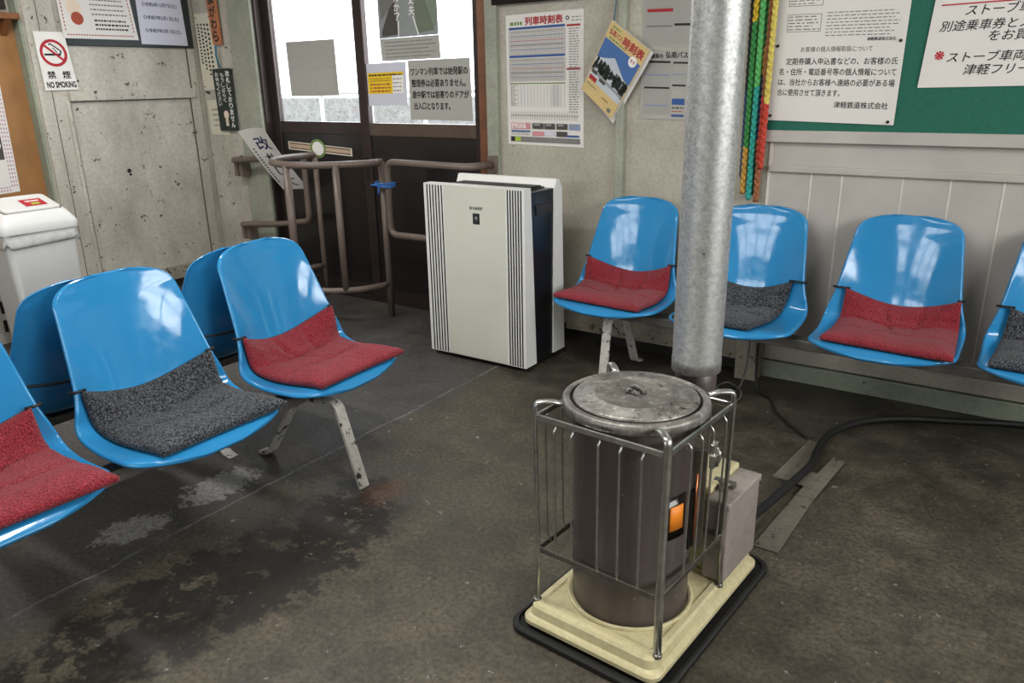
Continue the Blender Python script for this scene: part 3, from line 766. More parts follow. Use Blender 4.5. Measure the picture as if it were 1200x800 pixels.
# fuel control boxes at the rear right of the tray
fb = bpy.data.objects.new('fuel_unit', None); COL.objects.link(fb); fb.parent = ST; fb.location = (0, 0, 0)
mb = MB(); mb.box((.015, .185, .062), (.112, .350, .285), bev=.010); mb.box((.011, .178, .280), (.117, .354, .302), bev=.006); mb.build('oil_tank', 'cream', fb)
mb = MB(); mb.box((.118, .152, .070), (.176, .345, .280), bev=.005); mb.box((.1175, .148, .272), (.179, .349, .290), bev=.004); mb.build('valve_box', 'greybox', fb)
mb = MB(); mb.box((.100, .225, .288), (.155, .245, .304), bev=.003); mb.tube([(.122, .215, .296), (.136, .215, .310), (.150, .22, .299)], .005, 8); mb.box((.127, .195, .293), (.143, .236, .303), bev=.003); mb.build('latch', 'steeldull', fb)
tr = MB(); R_ = lambda e, z: rrect(TX0-.025+e, TX1+.028-e, TY0-.026+e, TY1+.03-e, .045, z)
loft(tr, [R_(.004, .001), R_(0, .004), R_(0, .014), R_(.004, .018), R_(.010, .018), R_(.013, .010), R_(.02, .009)])
tr = tr.build('drip_mat', 'black'); tr.location = (-.685, 1.485, 0); tr.rotation_euler = (0, 0, -.075)
for v in tr.data.vertices: pass
tag(tr, 'thin black rubber tray lying under the cream base of the stove', 'mat')

# flue pipe
fp = thing('flue_pipe', 'galvanised steel flue pipe rising from the stove to the ceiling', 'pipe', (-.642, 1.735, .572))
mb = MB(); R0 = .059
mb.lathe([(R0-.002, 0), (R0+.001, .0), (R0+.001, .03), (R0, .035), (R0, .93), (R0+.0015, .935), (R0+.0015, .99), (R0, .995), (R0, 1.8)], seg=40)
lean = mb.b.verts
for v in lean: v.co.x += .006*v.co.z; v.co.y -= .004*v.co.z
pp = mb.build('pipe', 'galv', fp); md = pp.modifiers.new('thickness', 'SOLIDIFY'); md.thickness = .0015; md.offset = -1
mb = MB(); mb.tube([(.059*math.cos(a), .059*math.sin(a), .955) for a in [k*2*PI/40 for k in range(40)]], .0022, 6, closed=True); mb.tube([(-.012, -.059, .955), (-.016, -.064, .93), (-.010, -.064, .905)], .0018, 6)
for v in mb.b.verts: v.co.x += .006*.95; v.co.y -= .004*.95
mb.build('tie_wire', 'steeldull', fp)
for k, (a, z) in enumerate(((-1.9, .62), (-1.2, .3))):
    mb = MB(); mb.box((-.003, -.003, -.003), (.003, .003, .003), bev=.001, mat=Matrix.Translation((R0*math.cos(a)+.006*z, R0*math.sin(a), z))); mb.build('screw', 'steeldull', fp)

# ---------------------------------------------------------------- air purifier
AP = thing('air_purifier', 'tall white air purifier with striped side louvres standing before the handrail', 'air purifier', (-2.355, 2.74, 0))
W = .55
mb = MB(); mb.poly_prism([(.006, .06, .035), (W-.006, .06, .035), (W-.006, .06, .80), (.006, .06, .80)], (0, .20, 0)); mb.build('body', 'navy', AP)
mb = MB(); mb.poly_prism([(.02, .03, 0), (W-.02, .03, 0), (W-.02, .31, 0), (.02, .31, 0)], (0, 0, .036)); mb.build('plinth', 'black', AP)
mb = MB()                                             # front slab, thicker towards the foot
mb.poly_prism([(0, 0, .022), (0, .088, .022), (0, .052, .822), (0, .0, .822)], (W, 0, 0)); 
mb.build('front_cover', 'purwhite', AP)
mb = MB(); mb.box((.117, -.003, .024), (.452, .002, .82), bev=.001); mb.build('front_panel', 'purifier', AP)
for x0, x1 in ((.012, .112), (.458, .54)):
    mb = MB(); n_ = 6
    for k in range(n_):
        x = x0+(x1-x0)*(k+.5)/n_; mb.box((x-.0029, -.0015, .026), (x+.0029, .001, .816))
    mb.build('louvre', 'navy', AP)
mb = MB(); mb.poly_prism([(.0, .235, .03), (.0, .338, .03), (.0, .310, .80), (.0, .285, .838), (.0, .262, .838), (0, .245, .80)], (W, 0, 0)); mb.build('back_cover', 'purwhite', AP)
mb = MB(); mb.box((.05, .085, .798), (W-.05, .24, .806)); 
for k in range(9): mb.box((.06, .095+k*.016, .806), (W-.06, .101+k*.016, .812))
mb.build('air_outlet', 'navy', AP)
mb = MB(); mb.poly_prism([(W-.007, .10, .70), (W-.007, .22, .70), (W-.007, .23, .74), (W-.007, .09, .745)], (.006, 0, 0)); mb.build('carry_handle', 'doorframe', AP)
PA = lambda u, v, o: Vector((u, -.003-o, v))
s_ = Sheet(PA, quad(.313-.034, .704, .313+.003, .656), 'ink', off=.0, thick=.001); s_.ring((.5, .42), .12, .16, 'white2', asp=.8); s_.rect(.46, .45, .54, .75, 'inkgrey'); s_.build('emblem_plate', AP)
s_ = Sheet(PA, quad(.262, .735, .334, .718), 'purifier', off=.0, thick=.0006); s_.text('SHARP', .0, .1, 1, .9, 'ink', bold=.03); s_.build('maker_lettering', AP)

# ---------------------------------------------------------------- handrails
PR = .0185
EN = thing('railing_enclosure', 'brown pipe enclosure with a curved top rail before the left sliding door', 'railing', (-3.31, 3.11, 0))
TZ = .858
arc = [(.35*math.cos(a), .35*math.sin(a)*.95) for a in [-PI*k/20 for k in range(21)]]
mb = MB(); mb.tube([(.35, 0, TZ)]+[(x, y-.0, TZ) for x, y in arc[1:]]+[(-.35, .07, TZ), (-.33, .15, TZ)], PR, 12); mb.build('top_rail', 'pipe_paint', EN)
mb = MB(); mb.tube([(.35, 0, .19)]+[(x, y, .19) for x, y in arc[1:]]+[(-.35, .07, .19), (-.33, .15, .19)], PR*.9, 12); mb.build('lower_rail', 'pipe_paint', EN)
for x, y, z0, r in ((.352, 0, 0, PR), (-.33, .15, 0, PR*.9), (.248, -.235, .19, PR), (-.018, -.331, .19, PR*1.15)):
    mb = MB(); mb.tube([(x, y, z0), (x, y, TZ)], r, 12); mb.build('post', 'pipe_paint', EN)
RR = thing('handrail', 'brown wall handrail loop running behind the air purifier to the door jamb', 'handrail', (-2.34, BW, 0))
mb = MB(); mb.tube(round_path([(0, -.03, .855), (-.03, -.20, .855), (-.565, -.205, .86), (-.565, -.205, .475), (-.03, -.20, .475), (0, -.03, .475)], .05), PR, 12); mb.build('loop', 'pipe_paint', RR)
for z in (.855, .475):
    mb = MB(); mb.box((-.03, -.04, z-.045), (.03, -.026, z+.045), bev=.003); mb.build('wall_plate', 'pipe_paint', RR)
tw = MB()
for k in range(3): tw.tube([Vector((-2.932+.062*math.cos(t), 3.1+.040*math.sin(t), .735+.008*k+.003*math.sin(2*t+k))) for t in [j*2*PI/24 for j in range(24)]], .0038, 6, closed=True)
tw.tube([(-2.945, 3.06, .735), (-2.935, 3.05, .715), (-2.945, 3.055, .69)], .005, 6); tw.tube([(-2.95, 3.06, .74), (-2.985, 3.05, .742), (-3.0, 3.06, .735)], .005, 6)
M['tie_blue'] = plain('blue_cord', '2b6bb5', .5)
tag(tw.build('tie_cord', 'tie_blue'), 'blue cord tying the curved enclosure post to the handrail', 'cord')
LR = thing('handrail', 'brown wall handrail loop left of the sliding doors, behind the leaning paper', 'handrail', (-4.24, BW-.024, 0))
mb = MB(); mb.tube(round_path([(-.07, -.004, .80), (-.07, -.105, .81), (.30, -.075, .835), (.535, -.045, .850), (.535, -.045, .465), (.30, -.075, .43), (-.07, -.10, .40), (-.07, -.004, .39)], .04), PR, 12); mb.build('loop', 'pipe_paint', LR)
for z in (.79, .385):
    mb = MB(); mb.box((-.11, -.065, z-.085), (-.075, -.0, z+.02), bev=.004); mb.box((-.065, -.065, z-.085), (-.03, -.0, z+.02), bev=.004); mb.build('wall_bracket', 'pipe_paint', LR)

# ---------------------------------------------------------------- bin, crate
BN = thing('waste_bin', 'white push-lid waste bin with a red sticker, left by the plywood lining', 'bin', (-4.125, 1.812, 0))
def bx(e, z, sx=1, sy=1): return rrect(-.125*sx+e, .125*sx-e, -.17*sy+e, .17*sy-e, .03, z)
mb = MB(); loft(mb, [bx(0, .0, .84, .84), bx(-.004, .006, .84, .84), bx(0, .60), bx(.004, .60), bx(.004, .02, .84, .84)], capt=True); mb.build('body', 'binwhite', BN, autosmooth=.6)
mb = MB(); rg = []
for z, e, amp in ((.545, -.007, .004), (.56, -.010, .006), (.585, -.006, .004), (.61, -.004, .001)):
    r = bx(e, z); rg.append([p + Vector((p.x, p.y, 0)).normalized()*amp*math.sin(k*2.3+z*90) + Vector((0, 0, .012*math.sin(k*1.1))) for k, p in enumerate(r)])
loft(mb, rg, capb=False, capt=False, smooth=True); bgo = mb.build('bag_liner', 'bag', BN); md = bgo.modifiers.new('thickness', 'SOLIDIFY'); md.thickness = .002
mb = MB()
def lidring(e, f):                                     # lid slopes down towards the front (+x)
    return [Vector((p.x, p.y, f(p.x))) for p in bx(e, 0)]
loft(mb, [lidring(-.012, lambda x: .605), lidring(-.014, lambda x: .635), lidring(-.004, lambda x: .655), lidring(.010, lambda x: .70-.22*x), lidring(.03, lambda x: .725-.28*x)]); mb.build('lid', 'binwhite', BN, autosmooth=.9)
mb = MB()
def flapring(e, dz): return [Vector((p.x, p.y, .727-.28*p.x+dz)) for p in rrect(-.088+e, .088-e, -.132+e, .132-e, .02, 0)]
loft(mb, [flapring(0, -.004), flapring(0, .005), flapring(.006, .008), flapring(.02, .005)]); flp = mb.build('push_flap', 'binwhite', BN)
mb = MB(); loft(mb, [flapring(-.006, -.004), flapring(-.006, -.0015), flapring(-.001, -.0015)], capt=False); mb.build('lid_gap', 'steelgrey', BN)
PS = lambda u, v, o: Vector((.045-v, u+.035, .733-.28*(.045-v)+o))
s_ = Sheet(PS, quad(-.045, .075, .055, -.005), 'signred', off=.001, thick=.0008); s_.rect(.34, .60, .72, .86, 'limegreen'); s_.lines(.2, .18, .85, .46, 1, 'white2', .8, 0, .09); s_.build('sticker', flp)
CR = thing('plastic_basket', 'off-white slotted plastic basket on the floor left of the bin', 'basket', (-4.50, 1.725, 0))
mb = MB(); K = lambda s, z: rrect(-.15*s, .15*s, -.2*s, .2*s, .03, z)
loft(mb, [K(.9, 0), K(1, .31), K(1.02, .31), K(1.02, .325), K(.97, .325), K(.87, .01)], capt=True); mb.build('body', 'crate', CR, autosmooth=.6)
for row, z in enumerate((.09, .19)):
    for k in range(8):
        y = -.15+.043*k; s0 = .9+.1*z/.31
        mb = MB(); mb.box((.15*s0-.002, y-.009, z-.03), (.15*s0+.004, y+.009, z+.035), bev=.003); mb.build('slot', 'dark', CR)

# ---------------------------------------------------------------- notices on the left wall
def notice(s_, name, label, cat, group=None, kids=()):
    return tag(s_.build(name), label, cat, group)
bbd = thing('blackboard', 'dark slate blackboard holding two white notices, high on the panelled left wall', 'blackboard', (LW+.02, 2.85, 1.7))
mb = MB(); mb.box((-.018, -.40, -.212), (-.002, .40, .38), bev=.003); mb.build('slate', 'bboard', bbd)
bbd.location = (LW+.026, 2.853, 1.7)
s_ = Sheet(PL, [(2.425, 1.95), (2.84, 1.95), (2.879, 1.527), (2.436, 1.525)], 'paper', off=.028); A = .72
for t in range(26):
    x = .05+.9*t/26; s_.rect(x, .945, x+.022, .96, 'inkred')
for x0 in (.035, .95):
    for t in range(14): y = .3+.62*t/14; s_.rect(x0, y, x0+.013, y+.028, 'inkred')
s_.lines(.42, .42, .92, .72, 5, 'inkgrey', .3, .1, .03); s_.lines(.44, .74, .92, .9, 3, 'ink', .42, .08, .03)
s_.ring((.2, .62), .0, .1, 'flesh', asp=1.0); s_.ring((.22, .75), 0, .08, 'redbrown', asp=1.0)
notice(s_, 'paper_notice', 'white notice with a dashed red border on the blackboard', 'notice')
s_ = Sheet(PL, [(2.90, 1.95), (3.19, 1.95), (3.208, 1.503), (2.895, 1.506)], 'paperblue', off=.028)
for k, t in enumerate(('○令和6年12月7日(土)', '○令和7年2月1日(土)', '○令和7年3月1日(土)')): s_.text(t, .12, .415+.165*k+.05, .88, .475+.165*k+.05, 'inknavy', bold=.02)
notice(s_, 'paper_notice', 'bluish sheet listing three dates beside the red-bordered notice', 'notice')
s_ = Sheet(PL, [(2.277, 1.556), (2.441, 1.556), (2.469, 1.253), (2.284, 1.25)], 'white2', off=.020, thick=.003)
a_ = .155/.305*1.03
s_.ring((.5, .36), .335, .425, 'signred', asp=a_*1.05); s_.rect(.2, .37, .72, .405, 'ink')
s_.stroke([(.70, .38), (.75, .33), (.66, .29), (.60, .26), (.52, .23), (.44, .20), (.40, .225)], .045, 'ink', asp=a_)
s_.stroke([(.62, .36), (.56, .30), (.50, .27)], .03, 'ink', asp=a_)
s_.stroke([(.22, .22), (.80, .50)], .075, 'signred', asp=a_, up=.0010)
s_.text('禁', .16, .67, .40, .80, 'ink', bold=.02); s_.text('煙', .62, .67, .86, .80, 'ink', bold=.02); s_.text('NO SMOKING', .08, .855, .95, .955, 'ink', bold=.05)
notice(s_, 'no_smoking_sign', 'white no smoking sign with a red circle at the end of the panelled wall', 'sign')
s_ = Sheet(lambda u, v, o: Vector((LW-.062+o, u, v)), [(1.70, 1.46), (2.095, 1.40), (2.08, .72), (1.68, .70)], 'paper', off=.002)
for t in range(30):
    y = .02+.95*t/30
    for c in range(3): s_.rect(.90+.033*c, y, .90+.033*c+.016, y+.016, 'gingham')
for t in range(24):
    x = .02+.88*t/24
    for c in range(2): s_.rect(x, .95+.023*c, x+.02, .95+.023*c+.012, 'gingham')
s_.rect(.72, .18, .88, .36, 'inkgreen'); s_.rect(.735, .19, .868, .35, 'white2'); s_.lines(.75, .2, .85, .34, 4, 'ink', .3, .3, .02)
s_.rect(.5, .48, .88, .56, 'pinkish'); s_.rect(.5, .56, .88, .74, 'photodark'); s_.ring((.68, .66), 0, .09, 'redbrown', asp=.6); s_.ring((.80, .63), 0, .06, 'white2', asp=.6); s_.rect(.5, .82, .70, .87, 'yellow'); s_.lines(.5, .8, .7, .9, 2, 'ink', .2, .1, .02)
s_.rect(.5, .1, .86, .14, 'pinkish')
notice(s_, 'gingham_poster', 'pink gingham-bordered poster on the plywood above the bin', 'poster')

# ---------------------------------------------------------------- signs left of the doors
s_ = Sheet(PB, [(-4.692+.03, 1.694), (-4.503, 1.693), (-4.483, 1.236), (-4.660, 1.238)], 'papercream', off=.012)
for k in range(4): s_.lines(.72-.2*k, .12, .78-.2*k+.05, .9-.08*k, 13, 'ink', .55, .15)
for a, b in ((.08, .05), (.92, .05), (.08, .96), (.92, .95)): s_.ring((a, b), 0, .03, 'ink', asp=.4)
notice(s_, 'paper_notice', 'cream sheet of vertical brush writing pinned left of the wooden station sign', 'notice')
s_ = Sheet(PB, [(-4.645, 1.17), (-4.47, 1.18), (-4.447, .955), (-4.635, .955)], 'papercream', off=.012); s_.lines(.2, .2, .85, .8, 4, 'inkgrey', .25, .3, .06)
notice(s_, 'paper_notice', 'small faded sheet behind the dark green closed-gate sign', 'notice')
s_ = Sheet(PB, [(-4.495, 1.96), (-4.396, 1.96), (-4.388, 1.50), (-4.466, 1.505)], 'signwood', off=.028, thick=.012)
s_.column('ごしょがわら', .5, .03, .97, .62, 'ink', bold=.03)
notice(s_, 'wooden_station_sign', 'orange wooden board painted with vertical station name', 'sign')
s_ = Sheet(PB, [(-4.520, 1.362), (-4.337, 1.363), (-4.336, .985), (-4.512, .982)], 'signgreen', off=.03, thick=.004)
s_.column('改札しておりません', .80, .03, .95, .20, 'white2', bold=.02); s_.column('もうしばらく', .50, .06, .54, .18, 'white2', bold=.01); s_.column('お待ちください', .22, .05, .60, .18, 'white2', bold=.01)
s_.ring((.48, .74), 0, .14, 'flesh', asp=.5); s_.rect(.40, .80, .56, .92, 'flesh')
sg = notice(s_, 'hanging_sign', 'dark green sign lettered in white, hanging on a blue cord left of the doors', 'sign')
mb = MB(); mb.tube([(-4.44, BW-.034, 1.365), (-4.437, BW-.05, 1.44), (-4.435, BW-.046, 1.50)], .008, 6, squash=.4); mb.build('cord', 'teal', sg)
# leaning paper over the left handrail
def lean(u, v, o):
    c = Vector((-4.006, 3.016, .987)); ex = Vector((.234, 0, .018)); ey = Vector((.040, .255, -.366))
    p = c + ex*u + ey*v; n_ = ex.cross(ey).normalized()
    if n_.y > 0: n_ = -n_
    return p + n_*(o - .02*math.sin(PI*u)*(1-v)) + Vector((0, 0, .015*(2*v-1)**2))
s_ = Sheet(lean, [(0, 0), (1, 0), (1, 1), (0, 1)], 'paper', off=0, thick=.001, curl=.0001)
s_.text('改', .28, .12, .78, .30, 'inknavy', bold=.015); s_.text('札', .30, .36, .76, .52, 'ink', bold=.015); s_.text('し', .34, .58, .70, .72, 'ink', bold=.015); s_.text('て', .40, .78, .78, .92, 'ink', bold=.015)
s_.lines(.08, .25, .15, .85, 14, 'ink', .5, .3)
notice(s_, 'handwritten_paper', 'curled white sheet with blue brush characters leaning over the left handrail', 'notice')

# ---------------------------------------------------------------- things on the doors
PD1 = lambda u, v, o: Vector((u, 3.354-o, v))
PD1G = lambda u, v, o: Vector((u, 3.358-o, v))
PD2 = lambda u, v, o: Vector((u, 3.316-o, v))
s_ = Sheet(PD1G, [(-3.905, 1.50), (-3.495, 1.50), (-3.49, 1.193), (-3.90, 1.19)], 'papergrey', off=.001)
for x0, y0, x1, y1 in ((.06, .06, .46, .46), (.54, .46, .96, .95)):
    for r in ((x0, y0, x1, y0+.012), (x0, y1-.012, x1, y1), (x0, y0, x0+.01, y1), (x1-.01, y0, x1, y1)): s_.rect(*r, 'inklight')
s_.rect(.06, .485, .96, .495, 'inklight')
notice(s_, 'poster_back', 'grey back of a poster stuck on the left door glass', 'poster')
s_ = Sheet(PD1, [(-3.965, .925), (-3.415, .897), (-3.415, .850), (-3.965, .876)], 'papercream', off=.003, thick=.003)
s_.rect(.02, .12, .98, .85, 'stripebrown'); s_.rect(.02, .28, .98, .70, 'stripetan'); s_.ring((.48, .5), .0, .125, 'inkgreen', asp=1.5*6.2, up=.0012); s_.ring((.48, .5), .0, .09, 'white2', asp=1.5*6.2, up=.0018)
notice(s_, 'door_emblem', 'striped strip with a round emblem on the left door panel', 'emblem')
s_ = Sheet(PD2, [(-3.10, 1.93), (-2.700, 1.93), (-2.695, 1.488), (-3.103, 1.482)], 'photogrey', off=.001)
s_.poly([(.05, .93), (.3, .5), (.34, .97), (.06, .98)], 'photodark'); s_.poly([(.0, .3), (.25, .1), (.3, .6), (.05, .8)], 'inkgrey'); s_.poly([(.6, .1), (1, .0), (1, .9), (.72, .95)], 'photogreen'); s_.poly([(.62, .62), (.8, .6), (.95, .95), (.66, .97)], 'photoolive'); s_.poly([(.7, .2), (.9, .12), (.95, .5), (.75, .55)], 'photodark')
s_.column('さんか？', .33, .42, .82, .09, 'white2', bold=.02); s_.column('大丈夫', .58, .42, .78, .09, 'white2', bold=.02); s_.stroke([(.35, .82), (.34, .99)], .02, 'white2'); s_.stroke([(.6, .78), (.68, .99)], .02, 'white2')
notice(s_, 'photo_poster', 'grey-green photo poster with vertical white lettering on the right door glass', 'poster')
s_ = Sheet(PD2, [(-3.100, 1.481), (-2.690, 1.485), (-2.684, 1.373), (-3.092, 1.368)], 'papergrey', off=.0035); s_.lines(.08, .1, .95, .92, 5, 'inkgrey', .3, .15, .03)
notice(s_, 'paper_notice', 'small printed sheet below the photo poster on the door glass', 'notice')
s_ = Sheet(PD2, [(-3.222, 1.358), (-2.925, 1.363), (-2.928, 1.142), (-3.225, 1.138)], 'paperblue', off=.003)
s_.rect(.05, .22, .93, .72, 'yellow'); s_.rect(.66, .3, .93, .72, 'white2'); s_.lines(.08, .24, .9, .32, 1, 'ink', .5, .05, .04); s_.lines(.08, .34, .62, .44, 2, 'ink', .3, .1, .03); s_.lines(.1, .46, .62, .70, 3, 'redbrown', .5, .05, .05); s_.lines(.68, .34, .9, .7, 4, 'inkgrey', .3, .3, .05)
notice(s_, 'paper_notice', 'sheet with a yellow table at the left of the door sign', 'notice')
s_ = Sheet(PD2, [(-2.908, 1.367), (-2.497, 1.370), (-2.488, 1.063), (-2.907, 1.067)], 'papergrey', off=.006)
for k, (t, x0, x1) in enumerate((('ワンマン列車では始発駅の', .04, .96), ('整理券は必要ありません。', .05, .92), ('途中駅では前寄りのドアが', .05, .96), ('出入口となります。', .07, .66))): s_.text(t, x0, .13+.19*k, x1, .255+.19*k, 'ink', bold=.025)
notice(s_, 'door_sign', 'grey sheet with four lines of bold black text on the right door glass', 'sign')

# ---------------------------------------------------------------- back wall posters
mb = MB(); mb.box((-2.33, BW-.03, 1.597), (-1.80, BW-.002, 1.95), bev=.004); fr_ = mb.build('wall_board', 'mica'); tag(fr_, 'black-edged board hung above the large railway timetable', 'board')
s_ = Sheet(PB, [(-2.266, 1.550), (-1.840, 1.556), (-1.834, .950), (-2.262, .957)], 'paper', off=.001)
s_.text('列車時刻表', .26, .025, .74, .085, 'inkred', bold=.03); s_.lines(.06, .05, .22, .085, 1, 'inkgreen', .7, 0, .03); s_.ring((.8, .055), .012, .022, 'ink', asp=.7); s_.lines(.85, .04, .98, .085, 2, 'inkgrey', .3, .1, .03)
for b in (.095, .305): s_.rect(.04, b, .77, b+.018, 'inkblue')
for b in (.10, .41): s_.rect(.79, b, .96, b+.015, 'inkred')
s_.rect(.04, .515, .77, .524, 'inkgreen')
for b0, b1, n_ in ((.12, .30, 27), (.33, .50, 26)):
    for k in range(n_+1): y = b0+(b1-b0)*k/n_; s_.rect(.04, y, .77, y+.0025, 'inkgrey' if k % 3 == 0 else 'inklight')
    for k in range(5):
        y = b0+(b1-b0)*(k*5+1.1)/n_; s_.rect(.06, y, .75, y+.006, ('inklight', 'lilac', 'pinkish', 'inkgrey', 'lilac')[k])
    for k in range(22): x = .04+.73*k/21; s_.rect(x, b0, x+.004, b1, 'inklight')
for k in range(34): y = .125+.62*k/34; s_.lines(.82, y, .95, y+.012, 1, 'inkgrey', .5, .2, .03)
for k in range(17): x = .06+.7*k/16; s_.rect(x, .53, x+.004, .70, 'lilac' if k in (3, 4, 12, 13) else 'inklight')
for k in range(14): y = .535+.165*k/14; s_.rect(.05, y, .10 if k % 3 else .14, y+.003, 'inkgrey'); s_.rect(.6, y, .70, y+.003, 'inklight')
for k in range(28): x = .05+.9*k/28; s_.rect(x, .735, x+.005, .80, 'inklight'); s_.rect(x+.01, .76, x+.018, .772, 'inkgreen' if k % 3 == 0 else 'inkgrey')
s_.rect(.05, .825, .31, .875, 'pinkish'); s_.rect(.06, .832, .25, .868, 'white2'); s_.lines(.07, .835, .25, .868, 2, 'inkred', .4, .1, .03)
for x0, x1 in ((.34, .49), (.5, .64), (.66, .80), (.82, .96)): s_.rect(x0, .825, x1, .87, 'photodark' if x0 < .8 else 'lilac'); s_.rect(x0+.02, .83, x1-.05, .845, 'photogrey')
s_.rect(.05, .885, .31, .897, 'inkblue'); s_.lines(.05, .9, .31, .925, 2, 'inkgrey', .3, .1, .03); s_.rect(.34, .89, .5, .925, 'pinkish'); s_.rect(.5, .88, .64, .92, 'paperblue'); s_.rect(.66, .885, .8, .925, 'photodark'); s_.rect(.78, .91, .95, .925, 'inkblue')
s_.rect(.04, .935, .96, .975, 'inkgrey'); s_.rect(.05, .938, .10, .972, 'ink'); s_.rect(.10, .938, .18, .972, 'limegreen')
for k in range(20): s_.rect(.24+.035*k, .94, .24+.035*k+.004, .97, 'inklight')
notice(s_, 'timetable_poster', 'large railway timetable poster with blue and red bars above the air purifier', 'poster')
s_ = Sheet(PB, [(-1.556, 1.75), (-1.325, 1.75), (-1.33, 1.375), (-1.552, 1.385)], 'papergrey', off=.001)
for k in range(40): y = .03+.95*k/40; s_.rect(.06, y, .94, y+.005, 'inklight')
for k in range(20): x = .06+.86*k/19; s_.rect(x, .03, x+.008, .96, 'inklight')
s_.rect(.1, .59, .62, .625, 'inkred'); s_.rect(.66, .48, 1, .50, 'ink'); s_.rect(.1, .77, .62, .785, 'inkgrey'); s_.rect(.66, .75, 1, .775, 'ink')
notice(s_, 'bus_timetable', 'upper bus timetable sheet with a red bar behind the flue pipe', 'poster')
s_ = Sheet(PB, [(-1.552, 1.375), (-1.33, 1.365), (-1.335, 1.08), (-1.547, 1.085)], 'papergrey', off=.0028)
s_.text('路線案内', .12, .06, .46, .125, 'ink', bold=.02); s_.text('弘南バス', .52, .03, .97, .12, 'ink', bold=.025)
for k in range(28): y = .18+.76*k/28; s_.rect(.06, y, .66, y+.007, 'inklight')
for k in range(20): x = .06+.9*k/19; s_.rect(x, .17, x+.008, .92 if x < .66 else .55, 'inklight')
for r in ((.06, .16, .62, .19), (.68, .17, .98, .195), (.08, .53, .62, .555), (.68, .49, .96, .515)): s_.rect(*r, 'ink')
for r in ((.06, .35, .62, .37), (.68, .34, .95, .355), (.08, .79, .60, .81)): s_.rect(*r, 'lilac')
s_.rect(.69, .69, .96, .78, 'inkblue'); s_.rect(.69, .92, .96, .955, 'inkblue'); s_.lines(.7, .81, .95, .84, 1, 'ink', .6, 0, .05); s_.lines(.7, .86, .95, .89, 1, 'inkred', .4, .1, .05)
notice(s_, 'bus_timetable', 'lower bus timetable sheet below the red-barred one, with a blue logo', 'poster')
# timetable book hanging on its corner
book = thing('timetable_book', 'tan timetable booklet with a snowy mountain photo hanging tilted on a string', 'book', (-1.667, BW-.045, 1.49))
cB = [(-1.668, 1.495), (-1.488, 1.366), (-1.672, 1.086), (-1.822, 1.215)]
PBK = lambda u, v, o: Vector((u, BW-.062-o+.02*((1.49-v)/.4), v))
s_ = Sheet(lambda u, v, o: PBK(u, v, o)-book.location, cB, 'covercream', off=.0, thick=.001)
s_.rect(.02, .22, .98, .80, 'skyblue'); s_.poly([(.02, .5), (.2, .45), (.42, .36), (.58, .42), (.8, .5), (.98, .52), (.98, .8), (.02, .8)], 'snow')
for k in range(70):
    a = .04+.92*random.random(); h_ = random.uniform(.05, .13); b = .46+.1*random.random()+.10*a*.5; s_.poly([(a-.035, b+h_), (a-.01, b), (a+.03, b+.015), (a+.04, b+h_)], 'treedark', up=.0008+.00001*k)
s_.poly([(.02, .66), (.98, .69), (.98, .72), (.02, .70)], 'photogrey', up=.0014); s_.rect(.05, .66, .2, .71, 'photodark', up=.0016); s_.rect(.3, .7, .48, .74, 'photodark', up=.0016)
s_.text('時刻表', .42, .055, .95, .17, 'inkred', bold=.03); s_.text('弘南バス', .06, .08, .38, .15, 'inkred', bold=.02); s_.lines(.08, .03, .3, .06, 1, 'inkgreen', .6, 0, .05); s_.lines(.1, .17, .6, .21, 1, 'inkgreen', .5, .1, .05)
s_.ring((.80, .25), 0, .095, 'white2', asp=.7, up=.0018); s_.text('冬号', .74, .225, .86, .275, 'inkred', bold=.02, up=.0024)
s_.rect(.05, .74, .26, .80, 'inkred', up=.0018); s_.rect(.80, .92, .9, .97, 'inkgrey'); s_.lines(.05, .84, .4, .88, 1, 'inkgrey', .4, .2, .04); s_.lines(.55, .86, .8, .9, 1, 'redbrown', .4, .2, .04)
s_.build('cover', book)
mb = MB(); u0, u1, u2, u3 = [Vector((c[0], 0, c[1])) for c in cB]
def bpt(a, b, o): 
    q_ = [(1-a)*(1-b), a*(1-b), a*b, (1-a)*b]; u = sum(c[0]*k for c, k in zip(cB, q_)); v = sum(c[1]*k for c, k in zip(cB, q_)); return PBK(u, v, o)-book.location
for n_, (a0, off) in enumerate(((0, -.002), (.025, -.008), (.06, -.014))):
    mb.poly_prism([bpt(.0, .0, off), bpt(.985+a0*1.2, .004, off), bpt(.985+a0*1.5, .985+a0, off), bpt(.0, .99, off)], (0, .0045, 0))
mb.build('pages', 'paper', book)
mb = MB(); mb.tube([(0, 0, .005), (-.002, .018, .06), (0, .028, .16)], .0025, 6); mb.build('string', 'teal', book)

# ---------------------------------------------------------------- green notice board
GB = thing('notice_board', 'green baize notice board in a pale frame above the wall bench', 'notice board', (-.99, BW-.03, 1.02))
mb = MB(); mb.box((0, -.008, .02), (2.6, .03, .95)); mb.build('baize', 'gboard', GB)
mb = MB(); mb.box((.0, -.022, -.018), (2.6, .008, .028), bev=.003); mb.build('bottom_frame', 'panelboard', GB)
mb = MB(); mb.box((.0, -.022, .93), (2.6, .008, .97), bev=.003); mb.build('top_frame', 'panelboard', GB)
PG = lambda u, v, o: Vector((u, BW-.039-o, v))
s_ = Sheet(PG, [(-.965, 1.78), (-.497, 1.78), (-.505, 1.073), (-.970, 1.087)], 'paper', off=.001, curl=.006)
B0 = lambda v: (1.78-v)/.70
s_.rect(.09, .33, .36, .40, 'inkgrey'); s_.rect(.095, .333, .355, .397, 'paper', .0009); s_.lines(.1, .335, .35, .395, 4, 'inkgrey', .3, .3, .04)
s_.rect(.09, .44, .36, .53, 'inkgrey'); s_.rect(.095, .443, .355, .527, 'paper', .0009); s_.lines(.1, .445, .35, .525, 5, 'inkgrey', .35, .3, .04)
